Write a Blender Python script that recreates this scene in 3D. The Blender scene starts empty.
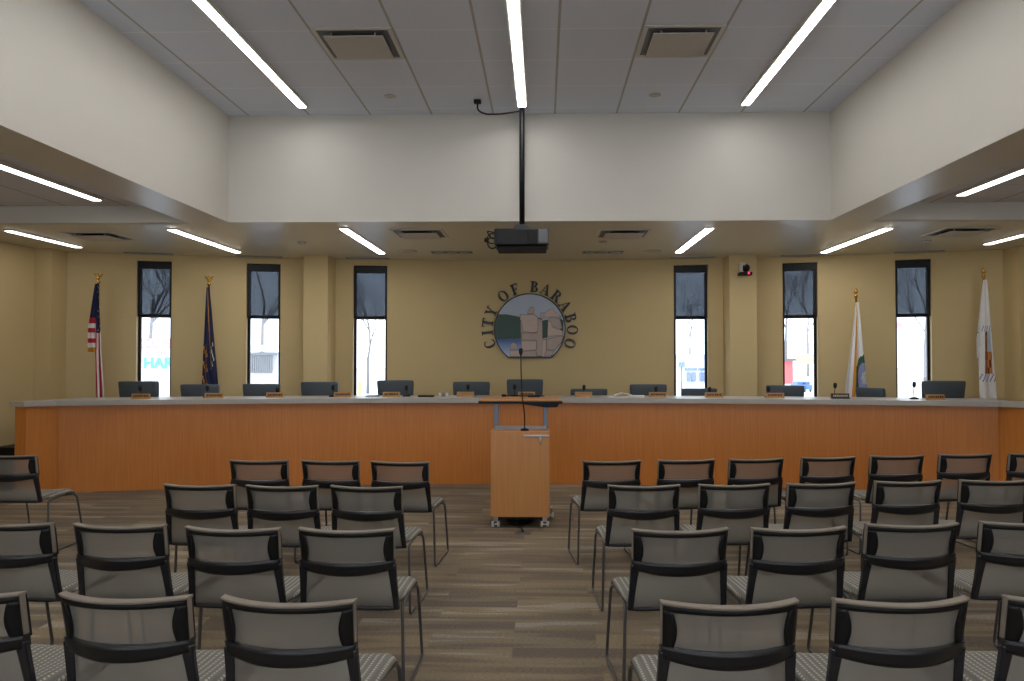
import bpy, bmesh, math, random
from mathutils import Vector, Matrix
random.seed(7)
PI = math.pi
SC = bpy.context.scene
COL = SC.collection

# ------------------------------------------------------------------ camera
CAM = Vector((0, 0, 1.56)); F = 790.0; PPX, PPY = 526.5, 340.5
YAW = math.atan(16.5 / F); PITCH = math.atan(16.5 / F)
RM = Matrix.Rotation(YAW, 3, 'Z') @ Matrix.Rotation(PI / 2 + PITCH, 3, 'X')
cd = bpy.data.cameras.new('camera'); cam = bpy.data.objects.new('camera', cd); COL.objects.link(cam)
cam.location = CAM; cam.rotation_euler = RM.to_euler()
cd.sensor_width = 36; cd.lens = F / 1024 * 36; cd.shift_x = (512 - PPX) / 1024; cd.clip_end = 500
SC.camera = cam

def at(px, py, Y=None, Z=None):
    """world point on the plane Y=.. or Z=.. that is seen at a pixel"""
    d = RM @ Vector(((px - PPX) / F, -(py - PPY) / F, -1))
    t = (Y - CAM.y) / d.y if Y is not None else (Z - CAM.z) / d.z
    return CAM + d * t

# ------------------------------------------------------------------ materials
def new_mat(name):
    m = bpy.data.materials.new(name); m.use_nodes = True
    nt = m.node_tree; nt.nodes.clear()
    out = nt.nodes.new('ShaderNodeOutputMaterial')
    return m, nt, out
def N(nt, t, **kw):
    n = nt.nodes.new(t)
    for k, v in kw.items():
        if k.startswith('i_'): n.inputs[k[2:].replace('_', ' ')].default_value = v
        else: setattr(n, k, v)
    return n
def L(nt, a, b): nt.links.new(a, b)
def c4(c): return (c[0], c[1], c[2], 1)
def s2l(r, g, b):
    f = lambda v: ((v / 255 + .055) / 1.055) ** 2.4 if v > 10 else v / 255 / 12.92
    return (f(r), f(g), f(b))
def pm(name, col, rough=.6, metal=0, spec=.5, vary=.06, scale=30, bump=0, bscale=200):
    """plain paint / plastic / metal, with a faint procedural mottling"""
    m, nt, out = new_mat(name)
    b = N(nt, 'ShaderNodeBsdfPrincipled'); b.inputs['Roughness'].default_value = rough
    b.inputs['Metallic'].default_value = metal; b.inputs['Specular IOR Level'].default_value = spec
    tc = N(nt, 'ShaderNodeTexCoord'); no = N(nt, 'ShaderNodeTexNoise'); no.inputs['Scale'].default_value = scale
    L(nt, tc.outputs['Object'], no.inputs['Vector'])
    mx = N(nt, 'ShaderNodeMix', data_type='RGBA')
    L(nt, no.outputs['Fac'], mx.inputs['Factor'])
    mx.inputs['A'].default_value = c4([v * (1 - vary) for v in col]); mx.inputs['B'].default_value = c4([min(1, v * (1 + vary)) for v in col])
    L(nt, mx.outputs['Result'], b.inputs['Base Color'])
    if bump:
        n2 = N(nt, 'ShaderNodeTexNoise'); n2.inputs['Scale'].default_value = bscale; L(nt, tc.outputs['Object'], n2.inputs['Vector'])
        bp = N(nt, 'ShaderNodeBump'); bp.inputs['Strength'].default_value = bump; bp.inputs['Distance'].default_value = .002
        L(nt, n2.outputs['Fac'], bp.inputs['Height']); L(nt, bp.outputs['Normal'], b.inputs['Normal'])
    L(nt, b.outputs[0], out.inputs[0]); return m
def emit(name, col, s):
    m, nt, out = new_mat(name); e = N(nt, 'ShaderNodeEmission'); e.inputs[0].default_value = c4(col); e.inputs[1].default_value = s
    L(nt, e.outputs[0], out.inputs[0]); return m
def wood(name, c1, c2, rough=.35, axis='Z'):
    m, nt, out = new_mat(name); b = N(nt, 'ShaderNodeBsdfPrincipled'); b.inputs['Roughness'].default_value = rough
    tc = N(nt, 'ShaderNodeTexCoord'); mp = N(nt, 'ShaderNodeMapping')
    mp.inputs['Scale'].default_value = (60, 60, 2.0) if axis == 'Z' else (2, 60, 60)
    L(nt, tc.outputs['Object'], mp.inputs['Vector'])
    n1 = N(nt, 'ShaderNodeTexNoise'); n1.inputs['Scale'].default_value = 1; n1.inputs['Detail'].default_value = 5; n1.inputs['Distortion'].default_value = .4
    L(nt, mp.outputs[0], n1.inputs['Vector'])
    n2 = N(nt, 'ShaderNodeTexNoise'); n2.inputs['Scale'].default_value = 1.3; L(nt, tc.outputs['Object'], n2.inputs['Vector'])
    ad = N(nt, 'ShaderNodeMath', operation='MULTIPLY_ADD'); L(nt, n2.outputs['Fac'], ad.inputs[0]); ad.inputs[1].default_value = .5
    L(nt, n1.outputs['Fac'], ad.inputs[2])
    cr = N(nt, 'ShaderNodeValToRGB'); cr.color_ramp.elements[0].position = .5; cr.color_ramp.elements[0].color = c4(c1)
    cr.color_ramp.elements[1].position = 1.0; cr.color_ramp.elements[1].color = c4(c2)
    L(nt, ad.outputs[0], cr.inputs[0]); L(nt, cr.outputs[0], b.inputs['Base Color'])
    L(nt, b.outputs[0], out.inputs[0]); return m
def tile_mat(name, col, x0, y0, p, dark, light):
    """acoustic tiles: dark reveals running in depth, pale cross tees"""
    m, nt, out = new_mat(name); b = N(nt, 'ShaderNodeBsdfPrincipled'); b.inputs['Roughness'].default_value = .9
    g = N(nt, 'ShaderNodeNewGeometry'); sp = N(nt, 'ShaderNodeSeparateXYZ'); L(nt, g.outputs['Position'], sp.inputs[0])
    def line(o, off, w):
        a = N(nt, 'ShaderNodeMath', operation='SUBTRACT'); L(nt, o, a.inputs[0]); a.inputs[1].default_value = off - w / 2 - p * 40
        d = N(nt, 'ShaderNodeMath', operation='MODULO'); L(nt, a.outputs[0], d.inputs[0]); d.inputs[1].default_value = p
        l = N(nt, 'ShaderNodeMath', operation='LESS_THAN'); L(nt, d.outputs[0], l.inputs[0]); l.inputs[1].default_value = w
        return l.outputs[0]
    no = N(nt, 'ShaderNodeTexNoise'); no.inputs['Scale'].default_value = 120; L(nt, g.outputs['Position'], no.inputs['Vector'])
    m0 = N(nt, 'ShaderNodeMix', data_type='RGBA'); L(nt, no.outputs['Fac'], m0.inputs['Factor'])
    m0.inputs['A'].default_value = c4([v * .94 for v in col]); m0.inputs['B'].default_value = c4([v * 1.05 for v in col])
    m1 = N(nt, 'ShaderNodeMix', data_type='RGBA'); L(nt, line(sp.outputs['Y'], y0, .014), m1.inputs['Factor'])
    L(nt, m0.outputs['Result'], m1.inputs['A']); m1.inputs['B'].default_value = c4(light)
    m2 = N(nt, 'ShaderNodeMix', data_type='RGBA'); L(nt, line(sp.outputs['X'], x0, .02), m2.inputs['Factor'])
    L(nt, m1.outputs['Result'], m2.inputs['A']); m2.inputs['B'].default_value = c4(dark)
    L(nt, m2.outputs['Result'], b.inputs['Base Color']); L(nt, b.outputs[0], out.inputs[0]); return m
def carpet_mat():
    m, nt, out = new_mat('carpet'); b = N(nt, 'ShaderNodeBsdfPrincipled'); b.inputs['Roughness'].default_value = .95
    b.inputs['Specular IOR Level'].default_value = .15
    g = N(nt, 'ShaderNodeNewGeometry')
    br = N(nt, 'ShaderNodeTexBrick'); br.offset = .5
    br.inputs['Scale'].default_value = 1; br.inputs['Brick Width'].default_value = .914; br.inputs['Row Height'].default_value = .228
    br.inputs['Mortar Size'].default_value = 0; br.inputs['Color1'].default_value = (0, 0, 0, 1); br.inputs['Color2'].default_value = (1, 1, 1, 1); br.inputs['Bias'].default_value = 0
    mp0 = N(nt, 'ShaderNodeMapping'); mp0.inputs['Location'].default_value = (.62, .06, 0)
    L(nt, g.outputs['Position'], mp0.inputs['Vector']); L(nt, mp0.outputs[0], br.inputs['Vector'])
    # streaks that run along X, different in every plank
    mp = N(nt, 'ShaderNodeMapping'); mp.inputs['Scale'].default_value = (.8, 6.5, 1); L(nt, g.outputs['Position'], mp.inputs['Vector'])
    av = N(nt, 'ShaderNodeVectorMath', operation='MULTIPLY_ADD'); L(nt, br.outputs['Color'], av.inputs[0]); av.inputs[1].default_value = (7, 13, 5); L(nt, mp.outputs[0], av.inputs[2])
    n1 = N(nt, 'ShaderNodeTexNoise'); n1.inputs['Scale'].default_value = 1; n1.inputs['Detail'].default_value = 2; L(nt, av.outputs[0], n1.inputs['Vector'])
    cr = N(nt, 'ShaderNodeValToRGB'); e = cr.color_ramp.elements
    e[0].position = .30; e[0].color = c4(s2l(108, 97, 86)); e[1].position = .72; e[1].color = c4(s2l(150, 138, 122))
    q = e.new(.46); q.color = c4(s2l(114, 102, 89)); q = e.new(.50); q.color = c4(s2l(127, 114, 95)); q = e.new(.60); q.color = c4(s2l(132, 119, 100)); q = e.new(.63); q.color = c4(s2l(145, 138, 128))
    L(nt, n1.outputs['Fac'], cr.inputs[0])
    # whole-plank tone
    m1 = N(nt, 'ShaderNodeMix', data_type='RGBA', blend_type='MULTIPLY'); m1.inputs['Factor'].default_value = 1
    cr2 = N(nt, 'ShaderNodeValToRGB'); cr2.color_ramp.elements[0].color = c4((.88, .88, .9)); cr2.color_ramp.elements[1].color = c4((1.1, 1.06, .98))
    L(nt, br.outputs['Color'], cr2.inputs[0]); L(nt, cr.outputs[0], m1.inputs['A']); L(nt, cr2.outputs[0], m1.inputs['B'])
    # pile
    n2 = N(nt, 'ShaderNodeTexNoise'); n2.inputs['Scale'].default_value = 160; mp2 = N(nt, 'ShaderNodeMapping'); mp2.inputs['Scale'].default_value = (.35, 1, 1)
    L(nt, g.outputs['Position'], mp2.inputs['Vector']); L(nt, mp2.outputs[0], n2.inputs['Vector'])
    cr3 = N(nt, 'ShaderNodeValToRGB'); cr3.color_ramp.elements[0].position = .3; cr3.color_ramp.elements[0].color = c4((.72,) * 3); cr3.color_ramp.elements[1].position = .7; cr3.color_ramp.elements[1].color = c4((1.2,) * 3)
    L(nt, n2.outputs['Fac'], cr3.inputs[0])
    m3 = N(nt, 'ShaderNodeMix', data_type='RGBA', blend_type='MULTIPLY'); m3.inputs['Factor'].default_value = 1
    L(nt, m1.outputs['Result'], m3.inputs['A']); L(nt, cr3.outputs[0], m3.inputs['B'])
    bp = N(nt, 'ShaderNodeBump'); bp.inputs['Strength'].default_value = .4; bp.inputs['Distance'].default_value = .004
    L(nt, n2.outputs['Fac'], bp.inputs['Height']); L(nt, bp.outputs['Normal'], b.inputs['Normal'])
    L(nt, m3.outputs['Result'], b.inputs['Base Color']); L(nt, b.outputs[0], out.inputs[0]); return m
def sheer(name, col, alpha, tint=(1, 1, 1), scale=0):
    """woven mesh: part of the light goes straight through"""
    m, nt, out = new_mat(name)
    d = N(nt, 'ShaderNodeBsdfDiffuse'); d.inputs[0].default_value = c4(col)
    t = N(nt, 'ShaderNodeBsdfTransparent'); t.inputs[0].default_value = c4(tint)
    mx = N(nt, 'ShaderNodeMixShader'); mx.inputs[0].default_value = alpha
    if scale:
        tc = N(nt, 'ShaderNodeTexCoord'); w = N(nt, 'ShaderNodeTexNoise'); w.inputs['Scale'].default_value = scale
        L(nt, tc.outputs['Object'], w.inputs['Vector'])
        r = N(nt, 'ShaderNodeMapRange'); r.inputs['From Min'].default_value = .3; r.inputs['From Max'].default_value = .7
        r.inputs['To Min'].default_value = alpha - .05; r.inputs['To Max'].default_value = alpha + .05
        L(nt, w.outputs['Fac'], r.inputs['Value']); L(nt, r.outputs[0], mx.inputs[0])
    L(nt, t.outputs[0], mx.inputs[1]); L(nt, d.outputs[0], mx.inputs[2]); L(nt, mx.outputs[0], out.inputs[0]); return m
def glass_mat():
    m, nt, out = new_mat('window_glass')
    g = N(nt, 'ShaderNodeBsdfGlossy'); g.inputs['Roughness'].default_value = .02
    t = N(nt, 'ShaderNodeBsdfTransparent'); t.inputs[0].default_value = (.95, .98, 1, 1)
    mx = N(nt, 'ShaderNodeMixShader'); mx.inputs[0].default_value = .04
    L(nt, t.outputs[0], mx.inputs[1]); L(nt, g.outputs[0], mx.inputs[2]); L(nt, mx.outputs[0], out.inputs[0]); return m
def seat_fabric():
    m, nt, out = new_mat('seat_fabric'); b = N(nt, 'ShaderNodeBsdfPrincipled'); b.inputs['Roughness'].default_value = .9; b.inputs['Specular IOR Level'].default_value = .2
    tc = N(nt, 'ShaderNodeTexCoord'); sp = N(nt, 'ShaderNodeSeparateXYZ'); L(nt, tc.outputs['Object'], sp.inputs[0])
    def band(o, p, w, off=0):
        a = N(nt, 'ShaderNodeMath', operation='ADD'); L(nt, o, a.inputs[0]); a.inputs[1].default_value = 10 + off
        d = N(nt, 'ShaderNodeMath', operation='MODULO'); L(nt, a.outputs[0], d.inputs[0]); d.inputs[1].default_value = p
        l = N(nt, 'ShaderNodeMath', operation='LESS_THAN'); L(nt, d.outputs[0], l.inputs[0]); l.inputs[1].default_value = w
        return l.outputs[0]
    mu = N(nt, 'ShaderNodeMath', operation='MULTIPLY'); L(nt, band(sp.outputs['X'], .026, .007), mu.inputs[0]); L(nt, band(sp.outputs['Y'], .019, .011), mu.inputs[1])
    st = N(nt, 'ShaderNodeMath', operation='MULTIPLY'); L(nt, band(sp.outputs['X'], .026, .009, .012), st.inputs[0]); st.inputs[1].default_value = .35
    mx0 = N(nt, 'ShaderNodeMix', data_type='RGBA'); L(nt, st.outputs[0], mx0.inputs['Factor'])
    no = N(nt, 'ShaderNodeTexNoise'); no.inputs['Scale'].default_value = 350; L(nt, tc.outputs['Object'], no.inputs['Vector'])
    ba = N(nt, 'ShaderNodeMix', data_type='RGBA'); L(nt, no.outputs['Fac'], ba.inputs['Factor']); ba.inputs['A'].default_value = c4(s2l(96, 93, 86)); ba.inputs['B'].default_value = c4(s2l(138, 133, 122))
    L(nt, ba.outputs['Result'], mx0.inputs['A']); mx0.inputs['B'].default_value = c4(s2l(84, 88, 98))
    mx = N(nt, 'ShaderNodeMix', data_type='RGBA'); L(nt, mu.outputs[0], mx.inputs['Factor']); L(nt, mx0.outputs['Result'], mx.inputs['A']); mx.inputs['B'].default_value = c4(s2l(172, 168, 156))
    L(nt, mx.outputs['Result'], b.inputs['Base Color']); L(nt, b.outputs[0], out.inputs[0]); return m

M = dict(
    beige=pm('beige_wall_paint', s2l(200, 178, 131), .75, vary=.02, scale=4, bump=.05),
    cream=pm('cream_bulkhead_paint', s2l(206, 202, 194), .7, vary=.015, scale=3),
    soffit=pm('satin_ceiling_paint', s2l(206, 200, 184), .30, vary=.02, scale=3, spec=.5),
    beam=pm('satin_beam_paint', s2l(206, 203, 196), .32, vary=.02, scale=3, spec=.5),
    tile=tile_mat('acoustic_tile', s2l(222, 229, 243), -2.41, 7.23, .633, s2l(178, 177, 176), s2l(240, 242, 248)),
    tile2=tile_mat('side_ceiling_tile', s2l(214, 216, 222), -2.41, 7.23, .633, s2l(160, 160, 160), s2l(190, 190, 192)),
    carpet=carpet_mat(),
    desk=wood('cherry_veneer', s2l(196, 117, 46), s2l(208, 132, 58), .35),
    podium=wood('maple_veneer', s2l(186, 126, 70), s2l(199, 141, 84), .35),
    plate_wood=wood('nameplate_wood', s2l(150, 100, 52), s2l(214, 172, 112), .4, 'X'),
    counter=pm('grey_solid_surface', s2l(176, 172, 166), .35, vary=.05, scale=80),
    black=pm('black_plastic', s2l(14, 14, 15), .5, spec=.3, vary=.1, scale=40),
    gloss=pm('satin_black_bar', s2l(22, 22, 25), .34, vary=.05, scale=20, spec=.5),
    upright=pm('blue_black_upright', s2l(22, 25, 33), .22, vary=.05, scale=20, spec=.7),
    rod=pm('dark_grey_rod', s2l(100, 100, 102), .35, .7, vary=.05),
    steel=pm('brushed_steel', s2l(176, 180, 188), .3, .9, vary=.08),
    blue_steel=pm('blue_grey_post', s2l(118, 126, 138), .35, .5, vary=.05),
    topcloth=pm('taupe_knit', s2l(126, 116, 104), .9, vary=.15, scale=300, bump=.2),
    mesh=sheer('taupe_mesh', s2l(128, 123, 116), .69),
    seat=seat_fabric(),
    leather=pm('blue_grey_leather', s2l(72, 82, 90), .45, vary=.08, scale=60, bump=.1),
    frame=pm('black_window_frame', s2l(10, 10, 10), .5, spec=.3, vary=.1),
    shade=sheer('charcoal_screen', s2l(56, 56, 60), .77, (.85, .92, 1)),
    glass=glass_mat(),
    lens=emit('lamp_lens', (1.0, .985, .965), 22),
    lens3=emit('side_lamp_lens', (1.0, .98, .95), 9),
    lens2=emit('low_lamp_lens', (1.0, .975, .94), 23),
    trim=pm('white_metal_trim', s2l(206, 202, 194), .45, vary=.03),
    grey=pm('grey_paint', s2l(150, 150, 152), .5, vary=.04),
    plaque=pm('diffuser_plate', s2l(196, 190, 182), .6, vary=.03),
    midgrey=pm('mid_grey_metal', s2l(104, 106, 110), .5),
    dark=pm('dark_void', (.01, .01, .01), .8),
    darkgrey=pm('dark_grey_metal', s2l(78, 78, 80), .45, .2),
    baseb=pm('dark_vinyl_base', s2l(36, 34, 32), .5),
    gold=pm('polished_gold', s2l(208, 164, 78), .25, .9),
    fringe=pm('gold_fringe', s2l(206, 142, 40), .8, vary=.2, scale=200),
    pole_wood=pm('dark_oak_pole', s2l(92, 58, 34), .4, vary=.1),
    paper=pm('white_paper', s2l(232, 232, 230), .8, vary=.02),
    red_led=emit('red_led', (1, .05, .12), 1.6),
    plat=pm('platform_carpet', s2l(104, 92, 78), .95, vary=.1),
    clear=pm('clear_caster_plastic', s2l(186, 190, 188), .2, vary=.1),
)

# ------------------------------------------------------------------ mesh helpers
def box(bm, x0, x1, y0, y1, z0, z1, mi=0):
    v = [bm.verts.new((x, y, z)) for z in (z0, z1) for y in (y0, y1) for x in (x0, x1)]
    fs = [(0, 2, 3, 1), (4, 5, 7, 6), (0, 1, 5, 4), (2, 6, 7, 3), (0, 4, 6, 2), (1, 3, 7, 5)]
    out = []
    for f in fs:
        q = bm.faces.new([v[i] for i in f]); q.material_index = mi; out.append(q)
    return v
def rbox(bm, x0, x1, y0, y1, z0, z1, r, seg=3):
    """box with rounded edges"""
    b = bmesh.new(); box(b, x0, x1, y0, y1, z0, z1)
    bmesh.ops.bevel(b, geom=list(b.edges), offset=r, segments=seg, profile=.5, affect='EDGES')
    merge(bm, b)
def merge(bm, b, mtx=None):
    me = bpy.data.meshes.new('t'); b.to_mesh(me); b.free()
    if mtx is not None: me.transform(mtx)
    bm.from_mesh(me); bpy.data.meshes.remove(me)
def tube(bm, pts, r, seg=10, cap=True, rs=None):
    pts = [Vector(p) for p in pts]; rings = []
    n = len(pts); up = Vector((0, 0, 1))
    prev = None
    for i, p in enumerate(pts):
        t = (pts[min(i + 1, n - 1)] - pts[max(i - 1, 0)]).normalized()
        if prev is None:
            a = up if abs(t.z) < .9 else Vector((1, 0, 0))
            s = t.cross(a).normalized()
        else:
            s = (prev - t * prev.dot(t)).normalized()
        prev = s; w = t.cross(s)
        rr = rs[i] if rs else r
        rings.append([bm.verts.new(p + (s * math.cos(2 * PI * k / seg) + w * math.sin(2 * PI * k / seg)) * rr) for k in range(seg)])
    for a, b in zip(rings, rings[1:]):
        for k in range(seg): bm.faces.new((a[k], a[(k + 1) % seg], b[(k + 1) % seg], b[k])).smooth = True
    if cap:
        bm.faces.new(rings[0][::-1]); bm.faces.new(rings[-1])
def rounded(pts, r, n=5):
    """polyline with filleted corners"""
    pts = [Vector(p) for p in pts]; out = [pts[0]]
    for a, b, c in zip(pts, pts[1:], pts[2:]):
        u = (a - b); v = (c - b); rr = min(r, u.length / 2.01, v.length / 2.01)
        p0 = b + u.normalized() * rr; p1 = b + v.normalized() * rr
        for i in range(n + 1):
            t = i / n; out.append(p0 * (1 - t) ** 2 + b * 2 * t * (1 - t) + p1 * t ** 2)
    return out + [pts[-1]]
def lathe(bm, prof, cx=0, cy=0, seg=24, cz=0, smooth=True):
    rings = [[bm.verts.new((cx + r * math.cos(2 * PI * k / seg), cy + r * math.sin(2 * PI * k / seg), cz + z)) for k in range(seg)] for r, z in prof]
    for a, b in zip(rings, rings[1:]):
        for k in range(seg): bm.faces.new((a[k], a[(k + 1) % seg], b[(k + 1) % seg], b[k])).smooth = smooth
    bm.faces.new(rings[0][::-1]); bm.faces.new(rings[-1])
def prism(bm, poly, y0, y1, mi=0):
    """polygon in XZ extruded along Y"""
    a = [bm.verts.new((x, y0, z)) for x, z in poly]; b = [bm.verts.new((x, y1, z)) for x, z in poly]
    n = len(poly)
    fs = [bm.faces.new(a), bm.faces.new(b[::-1])] + [bm.faces.new((a[i], b[i], b[(i + 1) % n], a[(i + 1) % n])) for i in range(n)]
    for f in fs: f.material_index = mi
def prismz(bm, poly, z0, z1):
    a = [bm.verts.new((x, y, z0)) for x, y in poly]; b = [bm.verts.new((x, y, z1)) for x, y in poly]
    n = len(poly); bm.faces.new(a[::-1]); bm.faces.new(b)
    for i in range(n): bm.faces.new((a[i], a[(i + 1) % n], b[(i + 1) % n], b[i]))
def obj(name, bm, mat, parent=None, loc=None, fix=True):
    if fix: bmesh.ops.recalc_face_normals(bm, faces=bm.faces)
    me = bpy.data.meshes.new(name); bm.to_mesh(me); bm.free()
    for m in (mat if isinstance(mat, (list, tuple)) else [mat]): me.materials.append(m)
    o = bpy.data.objects.new(name, me); COL.objects.link(o)
    if parent: o.parent = parent
    if loc is not None: o.location = loc
    return o
def tag(o, label, cat, group=None):
    o['label'] = label; o['category'] = cat
    if group: o['group'] = group
    return o
def thing(name, label, cat, loc=(0, 0, 0), rz=0, group=None):
    o = bpy.data.objects.new(name, None); COL.objects.link(o); o.location = loc; o.rotation_euler = (0, 0, rz); o.empty_display_size = .1
    return tag(o, label, cat, group)
def struct(name, bm, mat, fix=True):
    o = obj(name, bm, mat, fix=fix); o['kind'] = 'structure'; return o
def dup(root, loc, rz=0, label=None, scale=None):
    r = root.copy(); COL.objects.link(r); r.location = loc; r.rotation_euler = (0, 0, rz)
    if label: r['label'] = label
    if scale: r.scale = scale
    def rec(a, b):
        for ch in list(a.children):
            c = ch.copy(); COL.objects.link(c); c.parent = b; rec(ch, c)
    rec(root, r)
    return r
def B(): return bmesh.new()

# ------------------------------------------------------------------ the room
ZS, ZU, ZR = 2.95, 4.057, 3.125                  # soffit, upper ceiling, side recess ceiling
YB = 8.06                                          # upper bulkhead facing the camera
XL, XR = at(225, 221, Z=ZS).x, at(831, 220, Z=ZS).x
WXL, WXR = -6.50, 6.50                             # side walls
YF = -4.0                                          # wall behind the camera
R_W = 18.5; WCX = -.08; WCY = 11.35 - R_W          # arc of the back wall
def wall_y(x, dr=0): return WCY + math.sqrt((R_W + dr) ** 2 - (x - WCX) ** 2)
def on_wall(px):
    x, y = 0, 11
    for _ in range(12):
        x = at(px, 357, Y=y).x; y = wall_y(x)
    return x, y
bm = B(); box(bm, WXL - .2, WXR + .2, YF - .2, 12.2, -.1, 0); struct('floor', bm, M['carpet'])
bm = B(); box(bm, WXL - .2, WXL, YF, 12.2, 0, 3.3); struct('wall_left', bm, M['beige'])
bm = B(); box(bm, WXR, WXR + .2, YF, 12.2, 0, 3.3); struct('wall_right', bm, M['beige'])
bm = B(); box(bm, WXL, WXR, YF - .2, YF, 0, .7); box(bm, WXL, WXR, YF - .2, YF, 2.85, 4.2)
for a, b in ((WXL, -5.6), (-2.2, -1.7), (1.7, 2.2), (5.6, WXR)): box(bm, a, b, YF - .2, YF, .7, 2.85)
struct('wall_rear', bm, M['beige'])
for k, (a, b) in enumerate(((-5.6, -2.2), (-1.7, 1.7), (2.2, 5.6))):  # unseen rear windows, added to bring cool daylight into the room
    root = bpy.data.objects.new('window_%d' % (k + 7), None); COL.objects.link(root); root['kind'] = 'structure'; root.location = ((a + b) / 2, YF - .1, 0); h = (b - a) / 2
    bm = B(); box(bm, -h, -h + .05, -.04, .04, .7, 2.85); box(bm, h - .05, h, -.04, .04, .7, 2.85); box(bm, -h + .05, h - .05, -.04, .04, .7, .75); box(bm, -h + .05, h - .05, -.04, .04, 2.8, 2.85); box(bm, -.025, .025, -.04, .04, .75, 2.8)
    obj('window_frame', bm, M['frame'], root)
    for s_ in (-1, 1):
        bm = B(); box(bm, min(s_ * .025, s_ * (h - .05)), max(s_ * .025, s_ * (h - .05)), -.003, .003, .75, 2.8); obj('glass_pane', bm, M['glass'], root)
BW = .43
bm = B(); box(bm, XL, XR, YF, YB, ZU, ZU + .1); struct('ceiling_upper', bm, M['tile'])
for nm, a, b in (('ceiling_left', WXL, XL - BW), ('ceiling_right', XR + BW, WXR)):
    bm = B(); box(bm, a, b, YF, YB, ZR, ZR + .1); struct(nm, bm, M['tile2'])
bm = B(); box(bm, WXL, WXR, YB + .12, 12.2, ZS, ZS + .1); struct('ceiling_front', bm, M['soffit'])
def bulk(name, x0, x1, y0, y1):                    # cream face with a satin underside
    bm = B(); box(bm, x0, x1, y0, y1, ZS, ZU + .1)
    bmesh.ops.recalc_face_normals(bm, faces=bm.faces)
    for f in bm.faces: f.material_index = 1 if f.normal.z < -.5 else 0
    struct(name, bm, [M['cream'], M['beam']], fix=False)
bulk('trim_1', XL - BW, XL, YF, YB); bulk('trim_2', XR, XR + BW, YF, YB)
bulk('trim_3', XL - BW, XR + BW, YB, YB + .12)
for nm, a, b in (('trim_4', WXL, XL - BW), ('trim_5', XR + BW, WXR)):
    bm = B(); box(bm, a, b, YB, YB + .12, ZS, ZR + .1); struct(nm, bm, M['cream'])

# back wall: curved, six tall window openings
WIN = [(136, 171), (246, 280), (353, 387), (674, 708), (783, 818), (896, 932)]
ZW0, ZW1 = .42, 2.865
wins = []
for a, b in WIN: wins.append((on_wall(a)[0], on_wall(b)[0]))
xs = sorted([WXL] + [w for p in wins for w in p] + [WXR])
bm = B(); TH = .26
def wall_seg(bm, xa, xb, z0, z1):
    pts = []
    for x in (xa, xb):
        th = math.asin((x - WCX) / R_W)
        pts += [(x, wall_y(x)), (WCX + (R_W + TH) * math.sin(th), WCY + (R_W + TH) * math.cos(th))]
    prismz(bm, [pts[0], pts[2], pts[3], pts[1]], z0, z1)
for xa, xb in zip(xs, xs[1:]):
    is_win = any(abs(xa - w[0]) < 1e-6 for w in wins)
    n = 1 if is_win else max(1, int((xb - xa) / .25))
    for i in range(n):
        p, q = xa + (xb - xa) * i / n, xa + (xb - xa) * (i + 1) / n
        if is_win: wall_seg(bm, p, q, 0, ZW0); wall_seg(bm, p, q, ZW1, ZS + .1)
        else: wall_seg(bm, p, q, 0, ZS + .1)
bmesh.ops.remove_doubles(bm, verts=bm.verts, dist=1e-5)
struct('wall_back', bm, M['beige'])
# pilasters and corner columns
def pil(name, pxa, pxb, prot):
    xa, ya = on_wall(pxa); xb, yb = on_wall(pxb)
    y1 = min(ya, yb); xa = at(pxa, 357, Y=y1 - prot).x; xb = at(pxb, 357, Y=y1 - prot).x
    bm = B(); prismz(bm, [(xa, y1 - prot), (xb, y1 - prot), (xb, y1 + .12), (xa, y1 + .12)], 0, ZS); struct(name, bm, M['beige'])
    return xa, xb, y1 - prot
pil('trim_6', 303, 327.5, .33); RP = pil('trim_7', 730, 757, .33)
xc = on_wall(66)[0]; yc = wall_y(xc)
bm = B(); prismz(bm, [(xc - .24, yc - .33), (xc, yc - .33), (xc, yc + .15), (xc - .24, yc + .15)], 0, ZS); struct('trim_8', bm, M['beige'])
xc = on_wall(1004)[0]; yc = wall_y(xc)
bm = B(); prismz(bm, [(xc, yc - .35), (xc + .34, yc - .35), (xc + .34, yc + .15), (xc, yc + .15)], 0, ZS); struct('trim_9', bm, M['beige'])
bm = B(); box(bm, WXL, WXL + .015, YF, 9.9, 0, .1); struct('baseboard_left', bm, M['baseb'])
bm = B(); box(bm, WXR - .015, WXR, YF, 9.9, 0, .1); struct('baseboard_right', bm, M['baseb'])

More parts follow.
